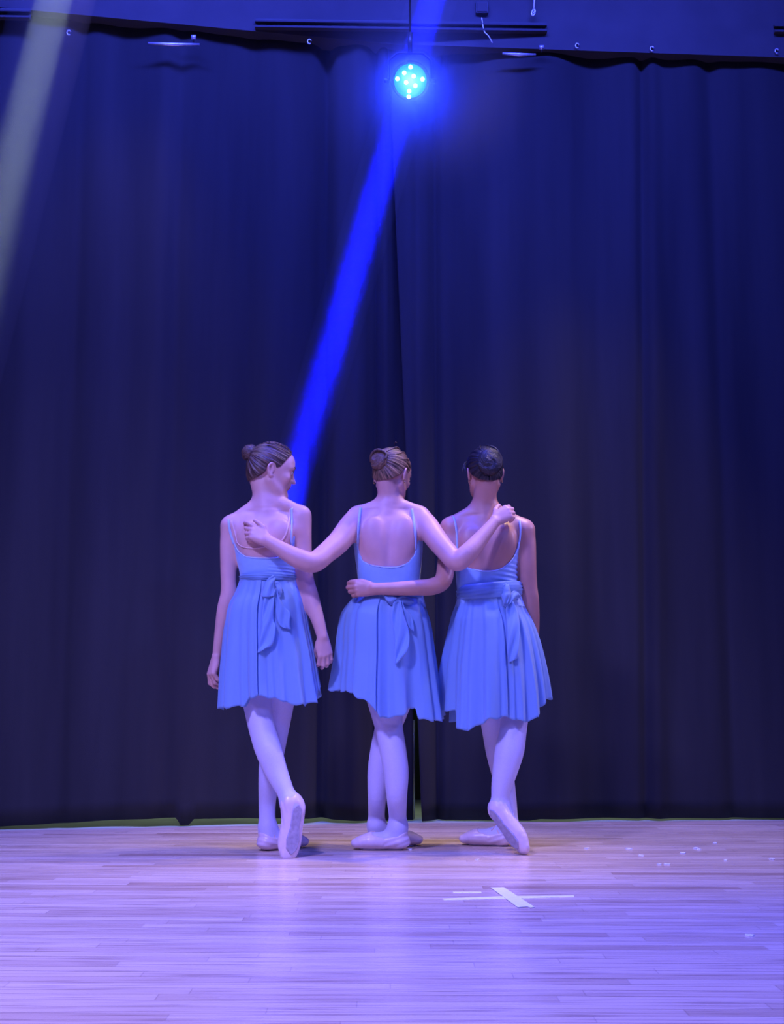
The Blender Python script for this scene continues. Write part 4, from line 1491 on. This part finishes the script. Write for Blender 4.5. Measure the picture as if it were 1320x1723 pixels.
cloth_strip('bow_loop', [((669, 1006), (669, 1012)), ((678, 1002), (679, 1016)), ((690, 1006), (688, 1018)), ((697, 1012), (695, 1017))], sf, .018, skB, round_=.010)
cloth_strip('bow_tail', [((662, 1012), (675, 1010)), ((659, 1034), (680, 1034)), ((662, 1058), (687, 1056)), ((664, 1080), (689, 1078)), ((665, 1100), (685, 1098)), ((665, 1118), (671, 1114))], sf, .018, skB, .006)
cloth_strip('bow_tail', [((671, 1010), (677, 1008)), ((674, 1028), (682, 1024)), ((678, 1040), (692, 1034)), ((686, 1052), (696, 1050)), ((693, 1060), (697, 1062))], sf, .022, skB, .004)

# ================================================================== right dancer
YC = 5.55
tor = torso([(868, 798, 840, .040), (876, 778, 862, .055), (890, 764, 880, .070), (912, 764, 876, .086), (940, 767, 870, .092), (970, 770, 868, .088), (1000, 772, 874, .083),
             (1030, 770, 884, .094), (1062, 768, 892, .112), (1095, 770, 892, .112), (1120, 780, 884, .09)], YC)
H = Head(P(815.5, 797, YC + .02), (-.16, .97, -.16), -1, .96)
prC_head = H.prims()
neck = [chain([(P(817, 872, YC + .005), .058), (P(815.5, 848, YC + .005), .051), (H.w(0, -.034, -.050), .046)], .018, 'neck'),
        limb([(806, 858, YC + .01, 15), (783, 870, YC, 13), (758, 884, YC, 13)], .03),
        limb([(827, 858, YC + .01, 15), (855, 872, YC, 13), (882, 888, YC, 13)], .03),
        ellipsoid(P(792, 915, YC - .066), np.eye(3), (.042, .022, .065), k=.03), ellipsoid(P(848, 912, YC - .066), np.eye(3), (.042, .022, .065), k=.03),
        ellipsoid(P(818, 930, YC - .105), np.eye(3), (.010, .013, .09), k=.03, sub=True)]
armR = [limb([(882, 893, YC, 18), (886, 915, YC, 16.5), (888, 950, YC, 15.2), (890, 985, YC + .01, 14.5), (894, 1012, YC + .02, 13.8), (897, 1050, YC + .05, 11.5), (898, 1085, YC + .11, 9.0)], .03)]
yC1 = YB - .125
armL = [limb([(759, 891, YC, 18), (756, 912, YC - .01, 17.5), (752, 945, YC - .05, 15.5), (746, 976, YC - .10, 14.8), (728, 987, YC - .125, 14.2), (700, 989, YB - .145, 12.8), (665, 990.5, YB - .145, 11.2), (630, 991, yC1, 9.8)], .03)]
hands = hand(P(630, 991, yC1), (-1, .05, .02), (-.05, -1, 0.08), 1, .165, curls=[(35, 55, 30), (38, 55, 30), (42, 55, 30), (46, 55, 30)], tcurl=10, spread=3, thumb_dir=(-.95, .10, .12)) + \
        hand(P(897, 1088, YC + .12), (-.10, .25, -1), (.9, .1, 0), -1, .160, curls=[(22, 35, 20)] * 4)
g1 = G(872, 1439)
fA = Foot(P(821, 1357, g1.y + .07), V((G(878, 1439).x, g1.y, .012)), (.55, .60, .42), P(843, 1357, g1.y + .105), L=.238)
g3 = G(862, 1424)
fB = Foot((g3.x, g1.y + .30, .0055), (P(781, 1422, g1.y + .37).x, g1.y + .36, .0055), (0, 0, 1), P(858, 1392, g1.y + .31), L=.225)
yf = g1.y + .31
legF = [limb([(862, 1090, YC, 31), (868, 1150, YC - .01, 28), (867, 1195, YC - .04, 23), (864, 1228, YC - .07, 21.5), (858, 1262, YC - .10, 23), (850, 1298, g1.y + .10, 19.5), (843, 1332, g1.y + .095, 14.5), (843, 1359, g1.y + .105, 13)], .02, 'leg')]
legB = [limb([(812, 1090, YC, 31), (822, 1150, YC, 29), (830, 1195, YC, 24), (834, 1232, YC + .04, 21), (840, 1270, YC + .07, 20), (848, 1310, yf, 17), (856, 1350, yf, 13), (859, 1380, yf, 12), (858, 1394, yf, 12.4)], .02, 'leg')]
LA = grp(legF + fA.prims(), 1) + grp(legB + fB.prims(), 2)
prims = [tor] + neck + prC_head + armL + armR + hands + LA
personC, bodyC, bvC = person('person', (P(825, 1090, YC).x, YC, 0),
                             'right dancer in pale blue dress, black hair in a large bun, arm around middle dancer', 'skin_tan', prims)
H.features(personC)
hr = H.hair(personC, M['hair_black'], (0.0, -.098, .025), None, plane=(0.006, 0.78), seed=7, thick=.008)
bun(hr, H.w(.002, -.108, .018), H.w(0, -.11, .02) - H.w(0, 0, .02), .060, .55, M['hair_black'], 5, twist=7)
strands(hr, M['hair_black'], H, [[(-.060, .05, .075), (-.080, .03, .060), (-.093, .02, .030), (-.096, .02, .012)], [(-.058, .05, .070), (-.078, .03, .050), (-.088, .02, .022)],
                                 [(-.055, .05, .065), (-.076, .035, .045), (-.082, .02, .015)], [(.068, .02, .05), (.080, .02, .03), (.086, .01, .008)], [(.066, .02, .05), (.080, .01, .02), (.082, .0, .0)]], .0020)
strands(hr, M['hair_black'], H, [[(-.01, .05, .115), (.01, -.03, .122), (.04, -.07, .098), (.058, -.085, .06)], [(0, .04, .118), (-.02, -.04, .118), (-.035, -.08, .09)],
                                 [(.02, .04, .116), (.045, -.03, .108), (.064, -.06, .07)]], .0035, 'combed_lock')
for s in (-1, 1):
    earring(personC, H, s)
legs_tights(personC, LA, P(830, 1115, YC).z)
fA.slipper(personC, label='raised slipper on its toe tip, grey sole showing')
fB.slipper(personC)
neckC = [(758, 905), (765, 918), (769, 930), (777, 947), (790, 956), (808, 960.5), (822, 961.5), (838, 959.5), (851, 953), (863, 941), (871, 924), (874, 910), (882, 903)]
boC, bvBoC = bodice(personC, [tor], neckC, YC, 912, P(830, 1022, YC).z,
                    lambda X, Y, Z: 0.0022 * np.sin((Z + .12 * X) * 300) * np.clip((X - P(820, 980, YC).x) / .08, 0, 1) * np.exp(-((Z - P(850, 970, YC).z) / .06) ** 2))
ribbon_on(bvBoC, neckC[1:-1], .0050, 0.001, 'neckline_binding', M['trim'], boC, thick=.0015)
ribbon_on(bvC, [(770, 932), (769.5, 908), (768, 890), (765, 875), (763, 870)], .008, .0015, 'shoulder_strap', M['trim'], boC, [(0, .02, .01), (0, .05, .0), (0, .09, -.02)])
ribbon_on(bvC, [(871.5, 926), (875, 905), (876, 890), (875, 878)], .008, .0015, 'shoulder_strap', M['trim'], boC, [(0, .02, .01), (0, .05, .0), (0, .09, -.02)])
skC, bvS = skirt(personC, [(1000, 771, 875), (1015, 771, 880), (1030, 768, 886), (1050, 764, 896), (1080, 758, 906), (1120, 751, 915), (1165, 747, 922), (1228, 743, 928)], YC, (.78, .80),
                 [(742, 1195), (761, 1197), (764, 1224), (778, 1229), (794, 1228), (808, 1218), (822, 1211), (840, 1208), (858, 1206), (870, 1212), (898, 1216), (903, 1206), (913, 1203), (920, 1191), (928, 1177)],
                 (10, 14, 19, 6), 37, amp=.17, wrap=857)
sash(skC, None, (771, 1000), (877, 992), YC, 26, dr=.84, ridges=8)
sf = [bvS, bvBoC]
knot(skC, 851, 1016, sf, .013)
cloth_strip('bow_loop', [((850, 982), (855, 981)), ((845, 988), (858, 988)), ((844, 1002), (860, 1000)), ((848, 1016), (854, 1016))], sf, .026, skC, round_=.014)
cloth_strip('bow_loop', [((855, 1014), (856, 1018)), ((862, 996), (866, 1010)), ((870, 994), (873, 1006)), ((876, 1002), (877, 1008))], sf, .020, skC, round_=.010)
cloth_strip('bow_tail', [((852, 1014), (864, 1012)), ((852, 1030), (872, 1030)), ((853, 1056), (875, 1052)), ((853, 1082), (874, 1080)), ((855, 1102), (873, 1098)), ((857, 1115), (873, 1107))], sf, .020, skC, .006)
